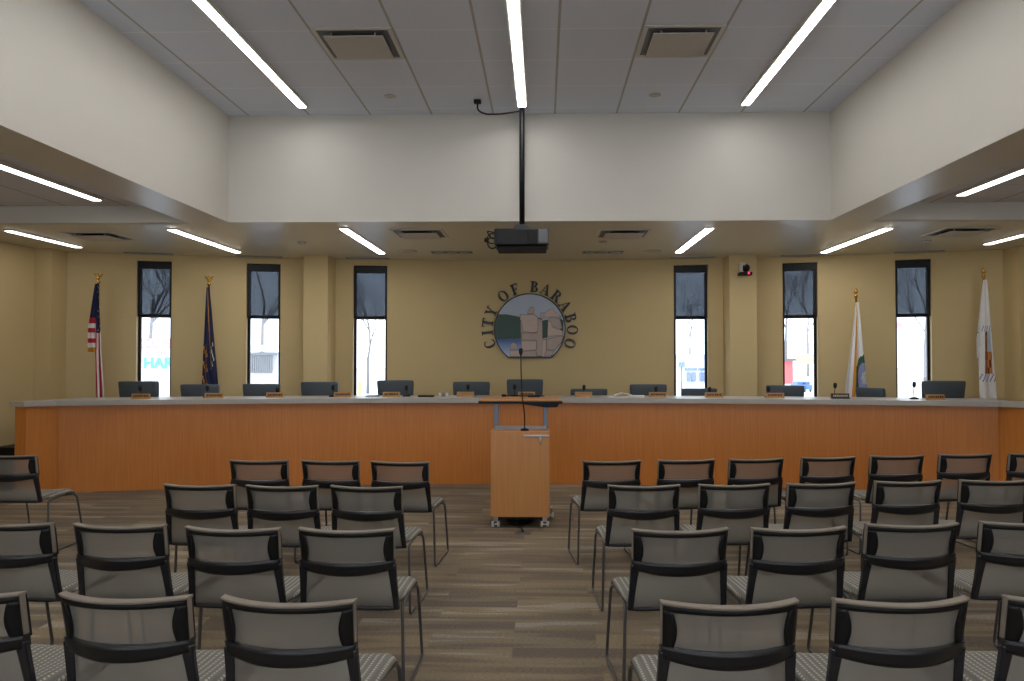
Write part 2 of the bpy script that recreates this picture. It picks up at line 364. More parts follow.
# windows and roller shades
ORD = ['leftmost window', 'second window from the left', 'window just left of the emblem',
       'window just right of the emblem', 'second window from the right', 'rightmost window']
for i, (xa, xb) in enumerate(wins):
    ya, yb = wall_y(xa), wall_y(xb)
    cx, cy = (xa + xb) / 2, (ya + yb) / 2; ang = math.atan2(yb - ya, xb - xa); w = math.hypot(xb - xa, yb - ya)
    root = bpy.data.objects.new('window_%d' % (i + 1), None); COL.objects.link(root); root['kind'] = 'structure'
    root.location = (cx, cy, 0); root.rotation_euler = (0, 0, ang)
    h = w / 2; fy0, fy1 = .13, .19; fw = .035
    bm = B()
    box(bm, -h, -h + fw, fy0, fy1, ZW0, ZW1); box(bm, h - fw, h, fy0, fy1, ZW0, ZW1)
    box(bm, -h + fw, h - fw, fy0, fy1, ZW1 - fw, ZW1); box(bm, -h + fw, h - fw, fy0, fy1, ZW0, ZW0 + fw)
    box(bm, -h + fw, h - fw, fy0, fy1, 2.10, 2.13)
    obj('window_frame', bm, M['frame'], root)
    bm = B(); box(bm, -h + fw, h - fw, .158, .162, ZW0 + fw, ZW1 - fw); obj('glass_pane', bm, M['glass'], root)
    bm = B(); box(bm, -h, h, .0, .13, ZW0 - .001, ZW0 + .015); obj('window_sill', bm, M['trim'], root)
    t = thing('roller_shade', 'charcoal roller shade half down in the ' + ORD[i], 'roller shade', (cx, cy, 0), ang, 'roller shades on the back wall')
    bm = B(); rbox(bm, -h + .004, h - .004, .035, .125, ZW1 - .10, ZW1 - .004, .006); obj('cassette', bm, M['black'], t)
    bm = B(); box(bm, -h + .03, h - .015, .085, .0865, 2.135, ZW1 - .09); obj('screen_fabric', bm, M['shade'], t)
    bm = B(); tube(bm, [(-h + .02, .086, 2.125), (h - .012, .086, 2.125)], .02, 8); obj('hem_bar', bm, M['black'], t)
    for s_ in (-h + .001, h - .035):
        bm = B(); box(bm, s_, s_ + .034, .06, .12, 2.11, ZW1 - .1); obj('side_channel', bm, M['black'], t)

# ------------------------------------------------------------------ ceiling lights
def lamp(label, xn, yn, xf, yf, z, w, lens, drop=.035):
    cx, cy = (xn + xf) / 2, (yn + yf) / 2; ang = math.atan2(yf - yn, xf - xn) - PI / 2; ln = math.hypot(xf - xn, yf - yn) / 2
    t = thing('linear_ceiling_light', label, 'ceiling light', (cx, cy, z), ang, 'linear ceiling lights')
    bm = B(); h = w / 2
    for a, b in ((-h - .014, -h), (h, h + .014)): box(bm, a, b, -ln, ln, -drop, 0)
    box(bm, -h - .014, h + .014, -ln - .014, -ln, -drop, 0); box(bm, -h - .014, h + .014, ln, ln + .014, -drop, 0)
    box(bm, -h, h, -ln, ln, -.006, 0)
    obj('housing', bm, M['trim'], t)
    bm = B(); box(bm, -h + .001, h - .001, -ln + .001, ln - .001, -drop - .004, -.008); obj('lamp_lens', bm, lens, t)
for px, py, nm in ((302.5, 107.5, 'left of the three long ceiling lights in the high tiled ceiling'), (522, 106.5, 'middle long ceiling light running to the projector pole in the high ceiling'), (745.5, 105, 'right of the three long ceiling lights in the high tiled ceiling')):
    p = at(px, py, Z=ZU - .035); lamp('bright ' + nm, p.x, -2.5, p.x, p.y, ZU, .075, M['lens'])
for px, py, side in ((97, 200.5, 'left'), (961, 195.5, 'right')):
    p = at(px, py, Z=ZR - .035); lamp('bright linear light in the recessed %s side ceiling beyond the beam' % side, p.x, -2.5, p.x, p.y, ZR, .085, M['lens3'])
for (a, b, c, d), nm in (((6, 231, 81, 247.5), 'short linear light at the far left of the low ceiling, outside the first flag'),
                         ((170, 230, 239, 252.5), 'slanting linear light in the low ceiling between the two left flags'),
                         ((342, 229, 383, 253.5), 'linear light in the low ceiling left of the projector'),
                         ((711.5, 228.5, 677, 252.5), 'linear light in the low ceiling right of the projector'),
                         ((888.5, 228.5, 824, 252.5), 'slanting linear light in the low ceiling above the white and green flag'),
                         ((1056, 226.5, 989, 244.5), 'linear light at the far right of the low ceiling above the last flag')):
    p = at(a, b, Z=ZS - .01); q = at(c, d, Z=ZS - .01); x = (p.x + q.x) / 2
    lamp(nm, x, p.y, x, q.y, ZS, .085, M['lens3' if 'far' in nm else 'lens2'], .01)

# ------------------------------------------------------------------ ceiling fittings
def diffuser(label, cx, cy, z, s):
    t = thing('air_diffuser', label, 'air vent', (cx, cy, z), 0, 'square ceiling diffusers')
    h = s / 2 - .01
    bm = B()
    for k in range(4):
        b = B(); prism(b, [(-h, 0), (h, 0), (h - .05, -.012), (-h + .05, -.012)], 0, .004)
        b.free()
    box(bm, -h, h, -h, -h + .03, -.008, 0); box(bm, -h, h, h - .03, h, -.008, 0)
    box(bm, -h, -h + .03, -h + .03, h - .03, -.008, 0); box(bm, h - .03, h, -h + .03, h - .03, -.008, 0)
    obj('diffuser_frame', bm, M['trim'], t)
    bm = B(); box(bm, -h + .03, h - .03, -h + .03, h - .03, -.003, 0); obj('back_pan', bm, M['midgrey'], t)
    bm = B(); lathe(bm, [(.19, -.008), (.19, -.003)]); obj('duct_neck', bm, M['dark'], t)
    bm = B(); rbox(bm, -h + .075, h - .075, -h + .075, h - .075, -.034, -.026, .003, 1)
    obj('plaque', bm, M['plaque'], t)
    bm = B()
    for x in (-.17, .17):
        bm = B(); tube(bm, [(x, -h + .085, -.027), (x, -h + .085, -.003)], .008, 6); obj('hanger', bm, M['steel'], t)
diffuser('square plaque air diffuser in the high tiled ceiling left of the middle light', -1.46, 6.22, ZU, .633)
diffuser('square plaque air diffuser in the high tiled ceiling right of the middle light', 1.075, 6.22, ZU, .633)
for px, py, nm in ((100, 236, 'low ceiling between the two leftmost lights'), (420, 233.5, 'low ceiling just left of the projector'),
                   (623, 233.5, 'low ceiling just right of the projector'), (960, 231.5, 'low ceiling above the rightmost window')):
    p = at(px, py, Z=ZS); diffuser('square air diffuser in the ' + nm, p.x, p.y, ZS, .60)
def disc(name, label, cat, px, py, z, r, hh, mat, group=None):
    p = at(px, py, Z=z); t = thing(name, label, cat, (p.x, p.y, z), 0, group)
    bm = B(); lathe(bm, [(r, 0), (r, -hh * .5), (r * .85, -hh), (r * .3, -hh)][::-1]); obj('cover', bm, mat, t)
    bm = B(); lathe(bm, [(r * 1.12, 0), (r * 1.12, -.004)][::-1]); obj('base_ring', bm, M['grey'], t)
disc('ceiling_speaker', 'round ceiling speaker left of the projector near the back wall', 'speaker', 408, 251, ZS, .11, .012, M['plaque'])
disc('ceiling_speaker', 'round ceiling speaker right of the projector near the back wall', 'speaker', 652, 251, ZS, .11, .012, M['plaque'])
disc('smoke_detector', 'small smoke detector in the low ceiling right of the second flag', 'smoke detector', 302, 242, ZS, .05, .03, M['plaque'])
disc('smoke_detector', 'small round smoke detector in the low ceiling right of the projector', 'smoke detector', 603, 241.5, ZS, .045, .02, M['plaque'])
disc('smoke_detector', 'small round smoke detector in the low ceiling left of the last flag', 'smoke detector', 927, 241, ZS, .05, .03, M['plaque'])
disc('sprinkler_cover', 'small round cover in the high ceiling left of the middle light', 'sprinkler cover', 390, 96, ZU, .05, .01, M['plaque'])
disc('sprinkler_cover', 'small round cover in the high ceiling right of the middle light', 'sprinkler cover', 655, 95, ZU, .05, .01, M['plaque'])
for px, side in ((452, 'left'), (603, 'right')):
    p = at(px, 252, Z=ZS)
    t = thing('triple_downlight', 'triple silver downlight in a slot of the low ceiling %s of the projector' % side, 'downlight', (p.x, p.y, ZS))
    bm = B(); box(bm, -.27, .27, -.09, -.075, -.012, 0); box(bm, -.27, .27, .075, .09, -.012, 0); box(bm, -.27, -.255, -.075, .075, -.012, 0); box(bm, .255, .27, -.075, .075, -.012, 0); obj('frame', bm, M['grey'], t)
    bm = B(); box(bm, -.255, .255, -.075, .075, -.004, 0); obj('back_pan', bm, M['darkgrey'], t)
    for x in (-.17, 0, .17):
        bm = B(); lathe(bm, [(.06, -.005), (.066, -.022), (.06, -.022), (.03, -.008)], x, 0, 20); obj('lamp_cup', bm, M['steel'], t)
for i, (xa, xb) in enumerate(wins):
    cx = (xa + xb) / 2; cy = wall_y(cx) - .17; ang = math.atan2(wall_y(xb) - wall_y(xa), xb - xa)
    t = thing('slot_diffuser', 'thin ceiling slot diffuser above the ' + ORD[i], 'air vent', (cx, cy, ZS), ang, 'slot diffusers above the windows')
    bm = B(); box(bm, -.3, .3, -.05, -.035, -.01, 0); box(bm, -.3, .3, .035, .05, -.01, 0); box(bm, -.3, .3, -.006, .006, -.01, 0); obj('slot_rail', bm, M['grey'], t)
    bm = B(); box(bm, -.3, .3, -.035, .035, -.004, 0); obj('slot', bm, M['darkgrey'], t)

# ------------------------------------------------------------------ projector on its pole
PY = 7.72
pc = at(519, 240, Y=PY)
pp = at(521.8, 200, Y=PY)
t = thing('ceiling_projector', 'black projector hanging from the high ceiling in front of the bulkhead', 'projector', (pc.x, PY, pc.z))
S = PY / F
bm = B(); rbox(bm, -.235, .29, -.17, .2, -.075, .088, .015); obj('body', bm, M['black'], t)
bm = B(); rbox(bm, -.21, .27, -.13, .17, -.112, -.074, .01); obj('lower_housing', bm, M['dark'], t)
bm = B(); rbox(bm, .185, .285, -.182, -.16, -.06, .078, .012); obj('exhaust_grille', bm, M['midgrey'], t)
bm = B()
for k in range(7): box(bm, -.20, .08, -.174, -.169, -.055 + k * .019, -.05 + k * .019)
obj('louvre', bm, M['gloss'], t)
bm = B(); rbox(bm, .09, .18, -.176, -.16, -.06, .078, .004); obj('lens_cover', bm, M['dark'], t)
px_ = pp.x - pc.x
bm = B(); box(bm, px_ - .17, px_ + .17, -.02, .14, .089, .105); prism(bm, [(px_ - .09, .105), (px_ + .09, .105), (px_ + .05, .155), (px_ - .05, .155)], -.0, .12); obj('mount', bm, M['gloss'], t)
bm = B(); tube(bm, [(px_, .06, .15), (px_, .06, ZU - pc.z)], .026, 16); obj('pole', bm, M['black'], t)
bm = B(); lathe(bm, [(.055, 0), (.055, -.012), (.03, -.02)][::-1], px_, .06, 20, ZU - pc.z); obj('ceiling_flange', bm, M['black'], t)
for k, (a, b) in enumerate(((.07, -.0), (.03, -.05), (.09, .05))):
    bm = B(); tube(bm, rounded([(-.225, .0, a - .02), (-.28 - .02 * k, 0, a + .0), (-.33 + .02 * k, .0, b), (-.27, 0, b - .04), (-.225, 0, b - .02)], .06), .007, 8); obj('cable', bm, M['black'], t)
bm = B(); lathe(bm, [(.02, -.02), (.02, .02)], -.32, 0, 12); obj('cable_plug', bm, M['black'], t)
a = at(477.5, 100, Z=ZU)
t = thing('ceiling_cable', 'thin black cable looping from a ceiling socket to the projector pole', 'cable', (a.x, a.y, ZU))
bm = B(); rbox(bm, -.035, .035, -.03, .03, -.035, 0, .006); obj('plug', bm, M['black'], t)
ex = pp.x - .02 - a.x; ey = PY + .06 - a.y
bm = B(); tube(bm, rounded([(0, 0, -.03), (0.0, 0, -.10), (.07, ey * .3, -.125), (.2, ey * .6, -.11), (.32, ey * .9, -.08), (ex, ey, -.06)], .07, 6), .008, 8); obj('cord', bm, M['black'], t)

# tracking camera on right pilaster
pxm = (RP[0] + RP[1]) / 2
p = at(745, 270, Y=RP[2] - .1)
t = thing('wall_camera', 'small black video camera with a red light on the right pilaster', 'camera', (p.x, RP[2], p.z))
bm = B(); rbox(bm, -.07, .0, -.14, -.0, .06, .10, .006); rbox(bm, -.06, -.04, -.14, -.02, -.03, .06, .004); obj('bracket', bm, M['trim'], t)
bm = B(); rbox(bm, -.085, .085, -.17, -.03, -.075, -.03, .012); obj('base', bm, M['black'], t)
bm = B(); bmesh.ops.create_uvsphere(bm, u_segments=20, v_segments=12, radius=.055, matrix=Matrix.Translation((.01, -.1, .03))); obj('head', bm, M['gloss'], t)
bm = B(); tube(bm, [(.012, -.14, .03), (.014, -.17, .028)], .032, 16); obj('lens', bm, M['dark'], t)
bm = B(); box(bm, .02, .045, -.178, -.169, -.062, -.035); obj('status_light', bm, M['red_led'], t)

# ------------------------------------------------------------------ emblem and letters
ex0, ey0 = -.17, wall_y(-.17)
ez = at(531.5, 329.2, Y=ey0).z
exc = at(529.8, 329.2, Y=ey0).x
u = ey0 / F / 6.81 * 1.0                          # metres per traced unit
def tr(x, y): return ((x - 407) * u, -(y - 403) * u)
t = thing('city_emblem', 'round painted emblem of rock bluffs and a blue lake on the back wall', 'wall emblem', (exc, ey0 - .042, ez))
Rr = 238
def circ(r, flat, n=72):
    pts = []
    for k in range(n):
        a = 2 * PI * k / n; x, y = 407 + r * math.cos(a), 403 + r * math.sin(a)
        if y < flat: pts.append((x, y))
    pts2 = []; dx = math.sqrt(r * r - (flat - 403) ** 2)
    pts = sorted(pts, key=lambda p: math.atan2(p[0] - 407, p[1] - 403 - .001))
    pts = [(407 - dx, flat)] + [p for p in sorted(pts, key=lambda p: (math.atan2(p[1] - 403, p[0] - 407) - PI / 2) % (2 * PI))] + [(407 + dx, flat)]
    return [tr(*p) for p in pts]
E = dict(line=pm('emblem_outline', s2l(38, 38, 44), .5), sky=pm('emblem_sky', s2l(176, 188, 206), .5, vary=.03), hill=pm('emblem_hill', s2l(52, 78, 70), .5),
         rock=pm('emblem_rock', s2l(178, 160, 152), .5, vary=.08, scale=12), rock2=pm('emblem_rock_pale', s2l(196, 176, 166), .5, vary=.08, scale=12))
def lake_mat():
    m, nt, out = new_mat('emblem_lake'); b = N(nt, 'ShaderNodeBsdfPrincipled'); tc = N(nt, 'ShaderNodeTexCoord'); sp = N(nt, 'ShaderNodeSeparateXYZ'); L(nt, tc.outputs['Object'], sp.inputs[0])
    mr = N(nt, 'ShaderNodeMapRange'); mr.inputs['From Min'].default_value = -190 * u; mr.inputs['From Max'].default_value = -70 * u; L(nt, sp.outputs['Z'], mr.inputs['Value'])
    cr = N(nt, 'ShaderNodeValToRGB'); cr.color_ramp.elements[0].color = c4(s2l(186, 204, 230)); cr.color_ramp.elements[1].color = c4(s2l(48, 84, 158)); L(nt, mr.outputs[0], cr.inputs[0])
    L(nt, cr.outputs[0], b.inputs['Base Color']); L(nt, b.outputs[0], out.inputs[0]); return m
E['lake'] = lake_mat()
bm = B(); prism(bm, circ(244, 599), 0, .03); obj('backing', bm, E['line'], t)
def clip(poly, r=236, flat=591):
    out = []
    for (x, y) in poly:
        dx, dy = x - 407, y - 403; d = math.hypot(dx, dy)
        if d > r: x, y = 407 + dx * r / d, 403 + dy * r / d
        out.append((x, min(y, flat)))
    return [tr(*p) for p in out]
bm = B(); prism(bm, circ(236, 592), -.003, .0); obj('sky', bm, E['sky'], t)
def arcpts(a0, a1, n=14, r=236): return [(407 + r * math.cos(math.radians(a0 + (a1 - a0) * i / n)), 403 + r * math.sin(math.radians(a0 + (a1 - a0) * i / n))) for i in range(n + 1)]
bm = B(); prism(bm, clip([(195, 302), (250, 303), (300, 312), (345, 322), (352, 470), (184, 472)] + arcpts(163, 205, 8)), -.005, -.003)
obj('hill', bm, E['hill'], t)
for q in ([(490, 345), (530, 338), (528, 460), (490, 470)], [(612, 330), (640, 345), (636, 425), (612, 410)]):
    bm = B(); prism(bm, clip(q), -.0058, -.003); obj('hill', bm, E['hill'], t)
bm = B(); prism(bm, clip([(184, 472), (352, 472), (352, 591)] + arcpts(126, 162, 8)), -.005, -.003); obj('lake', bm, E['lake'], t)
ROCKS = [([(398, 275), (412, 254), (428, 252), (441, 268), (436, 300), (388, 302)], 0),
         ([(340, 303), (385, 306), (430, 300), (460, 320), (466, 335), (462, 420), (440, 430), (360, 422), (356, 395), (350, 350), (340, 335)], 1),
         ([(350, 428), (465, 432), (462, 480), (350, 478)], 0), ([(348, 482), (455, 484), (452, 545), (350, 550)], 1),
         ([(350, 554), (450, 548), (455, 591), (350, 591)], 0), ([(466, 325), (492, 335), (494, 470), (488, 591), (456, 591), (456, 484)], 0),
         ([(480, 292), (505, 290), (515, 320), (490, 338), (474, 322)], 0),
         ([(505, 300), (520, 285), (562, 257), (580, 290), (612, 304), (617, 325), (560, 318), (510, 328)], 1),
         ([(532, 330), (555, 322), (612, 330), (628, 400), (606, 405), (560, 385), (548, 345)], 0),
         ([(530, 345), (548, 350), (555, 390), (600, 408), (632, 415), (632, 445), (540, 452), (526, 450)], 1),
         ([(520, 470), (600, 452), (640, 450), (632, 500), (575, 545), (520, 545)], 0),
         ([(493, 478), (518, 472), (518, 545), (500, 591), (490, 591)], 1), ([(520, 549), (575, 549), (560, 591), (505, 591)], 0),
         ([(272, 530), (283, 498), (300, 492), (318, 503), (328, 540), (275, 545)], 0), ([(272, 549), (348, 549), (348, 591), (272, 591)], 1)]
bm = B(); prism(bm, clip([(345, 305), (462, 325), (492, 338), (492, 470), (528, 462), (532, 330), (612, 330), (632, 415), (640, 455), (630, 500), (560, 591), (350, 591)]), -.0055, -.003); obj('bluff', bm, E['rock'], t)
for poly, k in ROCKS:
    bm = B(); prism(bm, clip(poly), -.008, -.0056)
    cxp = sum(p[0] for p in poly) / len(poly); cyp = sum(p[1] for p in poly) / len(poly)
    inner = [(cxp + (x - cxp) * .955, cyp + (y - cyp) * (.95 if abs(y - cyp) > 30 else .91)) for x, y in poly]
    o = obj('rock_outline', bm, E['line'], t)
    bm = B(); prism(bm, clip(inner, 232, 588), -.0095, -.0081); obj('rock', bm, E['rock2' if k else 'rock'], o)
# serif letters: outlines in a 0..1 box (x right, y up), strokes as polygons
def ring(cx, cy, rx, ry, tx, ty, a0=0, a1=360, n=26):
    o, i = [], []
    for k in range(n + 1):
        a = math.radians(a0 + (a1 - a0) * k / n)
        o.append((cx + rx * math.cos(a), cy + ry * math.sin(a))); i.append((cx + (rx - tx) * math.cos(a), cy + (ry - ty) * math.sin(a)))
    return [[o[k], o[k + 1], i[k + 1], i[k]] for k in range(n)]
def bx(x0, x1, y0, y1): return [(x0, y0), (x1, y0), (x1, y1), (x0, y1)]
st, th, sf = .22, .09, .08
LET = {
    'I': [bx(.2, .2 + st, 0, 1), bx(.08, .49, 0, sf), bx(.08, .49, 1 - sf, 1)],
    'C': ring(.42, .5, .40, .52, .22, .085, 50, 310) + [bx(.66, .72, .68, .98), bx(.66, .72, .06, .26)],
    'T': [bx(.32, .32 + st, 0, 1), bx(.18, .63, 0, sf), bx(0, .81, 1 - th, 1), bx(0, .055, .74, 1), bx(.755, .81, .74, 1)],
    'Y': [bx(.34, .34 + st, 0, .45), bx(.2, .65, 0, sf), [(.34, .45), (.51, .42), (.27, 1), (.08, 1)], [(.42, .45), (.51, .42), (.76, 1), (.67, 1)], bx(0, .36, 1 - sf, 1), bx(.56, .86, 1 - sf, 1)],
    'O': ring(.45, .5, .44, .52, .21, .08),
    'F': [bx(.1, .1 + st, 0, 1), bx(0, .38, 0, sf), bx(0, .7, 1 - th, 1), bx(.64, .7, .76, 1), bx(.2, .52, .47, .54), bx(.47, .52, .38, .62)],
    'B': [bx(.1, .1 + st, 0, 1), bx(0, .42, 0, th), bx(0, .42, 1 - th, 1), bx(.2, .42, .49, .55)] + ring(.38, .76, .29, .24, .20, .08, -90, 90) + ring(.42, .27, .33, .27, .21, .08, -90, 90),
    'A': [[(.08, 0), (.15, 0), (.46, .92), (.42, 1)], [(.60, 0), (.86, 0), (.54, 1), (.40, 1)], bx(.2, .65, .29, .35), bx(0, .26, 0, sf), bx(.52, .92, 0, sf)],
    'R': [bx(.1, .1 + st, 0, 1), bx(0, .38, 0, sf), bx(0, .42, 1 - th, 1), bx(.2, .42, .46, .52)] + ring(.38, .74, .31, .26, .20, .08, -90, 90) + [[(.34, .5), (.58, .5), (.88, .0), (.62, 0)], bx(.64, .9, 0, sf)]}
SEQ = [('C', -110.9), ('I', -95.6), ('T', -81.5), ('Y', -65.5), ('O', -38.8), ('F', -20.6), ('B', 6), ('A', 22.0), ('R', 39.4), ('A', 56.5), ('B', 74.5), ('O', 91), ('O', 109.6)]
WHERE = ['first letter, lower left of the emblem', 'second letter, left of the emblem', 'third letter, left of the emblem', 'fourth letter, upper left of the emblem',
         'at the top left of the emblem, before the F', 'at the top left of the emblem', 'at the top of the emblem, starting the last word', 'right after the top B of the emblem',
         'at the upper right of the emblem', 'just after the R at the upper right of the emblem', 'second of its kind, right of the emblem', 'first of the two at the end, right of the emblem',
         'last letter, lower right of the emblem']
lm = pm('letter_black', s2l(26, 24, 24), .4)
LH = 74 * u
for (ch, a), wh in zip(SEQ, WHERE):
    bm = B(); polys = LET[ch]; xm = max(x for p in polys for x, y in p) / 2
    for p in polys: prism(bm, [((x - xm) * LH * 1.0, (y - .5) * LH) for x, y in p], 0, .02)
    o = obj('wall_letter', bm, lm); r = 290 * u; ar = math.radians(a)
    x = exc + r * math.sin(ar)
    o.location = (x, wall_y(x) - .022, ez + r * math.cos(ar)); o.rotation_euler = (0, ar, 0)
    tag(o, 'black serif letter %s, %s' % (ch, wh), 'letter', 'letters around the emblem')

# ------------------------------------------------------------------ council desk
R_D = 20.5; DCX = -.13; DY = 9.72; ZC = 1.06; ZB = 1.003
def desk_y(x): return DY - R_D + math.sqrt(R_D ** 2 - (x - DCX) ** 2)
DL, DR = at(59, 440, Y=9.0).x, at(1003, 440, Y=8.95).x
def arc_strip(x0, x1, n, off0, off1, z0, z1):
    bm = B(); rows = []
    for i in range(n + 1):
        x = x0 + (x1 - x0) * i / n; th = math.asin((x - DCX) / R_D); s, c = math.sin(th), math.cos(th)
        P = lambda off, z: bm.verts.new((x + off * s, desk_y(x) + off * c, z))
        rows.append([P(off0, z0), P(off1, z0), P(off1, z1), P(off0, z1)])
    for a, b in zip(rows, rows[1:]):
        for k in range(4): bm.faces.new((a[k], a[(k + 1) % 4], b[(k + 1) % 4], b[k])).smooth = False
    bm.faces.new(rows[0]); bm.faces.new(rows[-1][::-1]); return bm
t = thing('council_desk', 'long curved cherry wood council desk across the front of the room', 'desk', (0, 0, 0))
obj('front_panel', arc_strip(DL, DR, 80, 0, .04, .0, ZB), M['desk'], t)
# side wings: towards the audience, then back to the wall
lx0, ly0 = at(27, 440, Y=8.80).x, 8.80; ly1 = desk_y(DL)
bm = B(); prismz(bm, [(DL, ly1 + .02), (DL + .001, ly1 + .04), (DL - .13, ly1 + .10), (lx0 - .14, ly0 - .0), (lx0, ly0 - .02)], 0, ZB); obj('side_panel', bm, M['desk'], t)
rx0, ry0 = DR + .36, 8.62; ry1 = desk_y(DR)
bm = B(); prismz(bm, [(DR, ry1 + .02), (DR, ry1 + .04), (DR + .14, ry1 + .08), (rx0 + .14, ry0), (rx0, ry0 - .02)], 0, ZB); obj('side_panel', bm, M['desk'], t)
for k, x in enumerate((-4.2, -2.1, 0, 2.1, 4.2)):
    bm = B(); box(bm, x - .02, x + .02, desk_y(x) + .05, desk_y(x) + .28, .0, ZB); obj('support_panel', bm, M['desk'], t)
bm = arc_strip(DL, DR, 80, -.09, .62, ZB + .001, ZC)
prismz(bm, [(DL + .02, ly1 - .09), (DL + .3, ly1 + .55), (DL - .12, ly1 + .70), (DL - .25, ly1 + .1), (lx0 - .19, ly0 - .03), (lx0 + .01, ly0 - .07)], ZB + .001, ZC - .0005)
prismz(bm, [(DR - .02, ry1 - .09), (rx0 - .01, ry0 - .07), (rx0 + .2, ry0 - .03), (DR + .25, ry1 + .1), (DR + .12, ry1 + .7), (DR - .3, ry1 + .55)], ZB + .001, ZC - .0005)
tag(obj('countertop', bm, M['counter']), 'pale grey solid countertop running along the top of the curved desk', 'countertop')
# raised floor behind the desk
bm = arc_strip(-5.0, 5.0, 50, .3, 1.08, 0, .15); 
tag(obj('raised_platform', bm, M['plat']), 'low carpeted platform behind the desk under the grey swivel chairs', 'platform')

# council chairs
def council_chair(label, cx, cy, rz, top, wd):
    t = thing('swivel_chair', label, 'chair', (cx, cy, .15), rz, 'council swivel chairs')
    o = top - .15; h = wd / 2
    bm = B()
    nx, nz = 14, 10; z0 = o - .50
    def f(i, j, th):
        uu = -1 + 2 * i / nx; vv = j / nz
        w = h * (.90 + .12 * vv - .02 * max(0, vv - .9) * 10 * (abs(uu) > .95))
        z = z0 + .5 * vv - (.005 * uu ** 6 if j == nz else 0)
        return (uu * w, .03 * (1 - uu * uu) * -1 - .02 + .06 * (1 - vv) + th, z)
    F0 = [[bm.verts.new(f(i, j, 0)) for j in range(nz + 1)] for i in range(nx + 1)]
    F1 = [[bm.verts.new(f(i, j, -.055)) for j in range(nz + 1)] for i in range(nx + 1)]
    for i in range(nx):
        for j in range(nz):
            bm.faces.new((F0[i][j], F0[i + 1][j], F0[i + 1][j + 1], F0[i][j + 1])).smooth = True
            bm.faces.new((F1[i][j], F1[i][j + 1], F1[i + 1][j + 1], F1[i + 1][j])).smooth = True
    for i in range(nx):
        bm.faces.new((F0[i][0], F1[i][0], F1[i + 1][0], F0[i + 1][0])); bm.faces.new((F0[i][nz], F0[i + 1][nz], F1[i + 1][nz], F1[i][nz]))
    for j in range(nz):
        bm.faces.new((F0[0][j], F0[0][j + 1], F1[0][j + 1], F1[0][j])); bm.faces.new((F0[nx][j], F1[nx][j], F1[nx][j + 1], F0[nx][j + 1]))
    ob = obj('backrest', bm, M['leather'], t)
    md = ob.modifiers.new('bevel', 'BEVEL'); md.width = .012; md.segments = 3
    bm = B(); rbox(bm, -.235, .235, -.47, -.03, .42, .49, .03); obj('seat', bm, M['leather'], t)
    bm = B(); tube(bm, rounded([(0, -.22, .41), (0, .03, .40), (0, .075, .5), (0, .06, z0 + .15)], .05), .018, 10); obj('back_support', bm, M['black'], t)
    for s in (-1, 1):
        bm = B(); tube(bm, rounded([(s * .24, -.1, .43), (s * .285, -.1, .47), (s * .285, -.1, .64), (s * .285, -.33, .64)], .04), .014, 8); obj('armrest', bm, M['black'], t)
    bm = B(); tube(bm, [(0, -.22, .42), (0, -.22, .09)], .028, 14); obj('gas_column', bm, M['steel'], t)
    for k in range(5):
        a = 2 * PI * k / 5 + .3; dx, dy = math.cos(a), math.sin(a)
        bm = B(); tube(bm, [(0, -.22, .11), (dx * .25, -.22 + dy * .25, .072)], .02, 8, rs=[.026, .014]); leg = obj('leg', bm, M['black'], t)
        bm = B(); px, py = dx * .25, -.22 + dy * .25; tube(bm, [(px - dy * .02, py + dx * .02, .027), (px + dy * .02, py - dx * .02, .027)], .027, 14); tube(bm, [(px, py, .03), (px, py, .072)], .006, 6); obj('caster', bm, M['black'], leg)
CC = [(121, 160, 381, 0), (182.5, 220.5, 384, 0), (244.5, 281, 383.5, 0), (302.5, 339, 381.5, 0), (378, 414, 380, 0), (453.5, 490, 381.5, 0), (507, 543, 379, 0),
      (570.5, 607, 388.5, 0), (629.5, 666, 384, 0), (681, 716, 388, 0), (766.5, 803, 385, -12), (861, 883, 387.5, -50), (920.5, 963, 380.5, 0)]
CL = ['leftmost, in front of the leftmost window', 'second from the left, under the dark blue flag', 'third from the left, below the second window', 'fourth from the left, by the left pilaster',
      'beside the window left of the emblem', 'just left of the podium', 'directly behind the podium microphone', 'set low just right of the podium', 'second right of the podium, behind loose papers',
      'low one at the window right of the emblem', 'slightly turned, in front of the fifth window', 'turned sideways beside the white and green flag', 'rightmost and widest, in front of the last window']
for (a, b, ytop, rot), nm in zip(CC, CL):
    cy = desk_y(at((a + b) / 2, 357, Y=10).x) + .88
    p = at((a + b) / 2, ytop, Y=cy); w = at(b, ytop, Y=cy).x - at(a, ytop, Y=cy).x
    if abs(rot) > 30: w = .37
    council_chair('blue grey swivel chair behind the desk, ' + nm, p.x, cy, math.radians(rot), p.z, w)

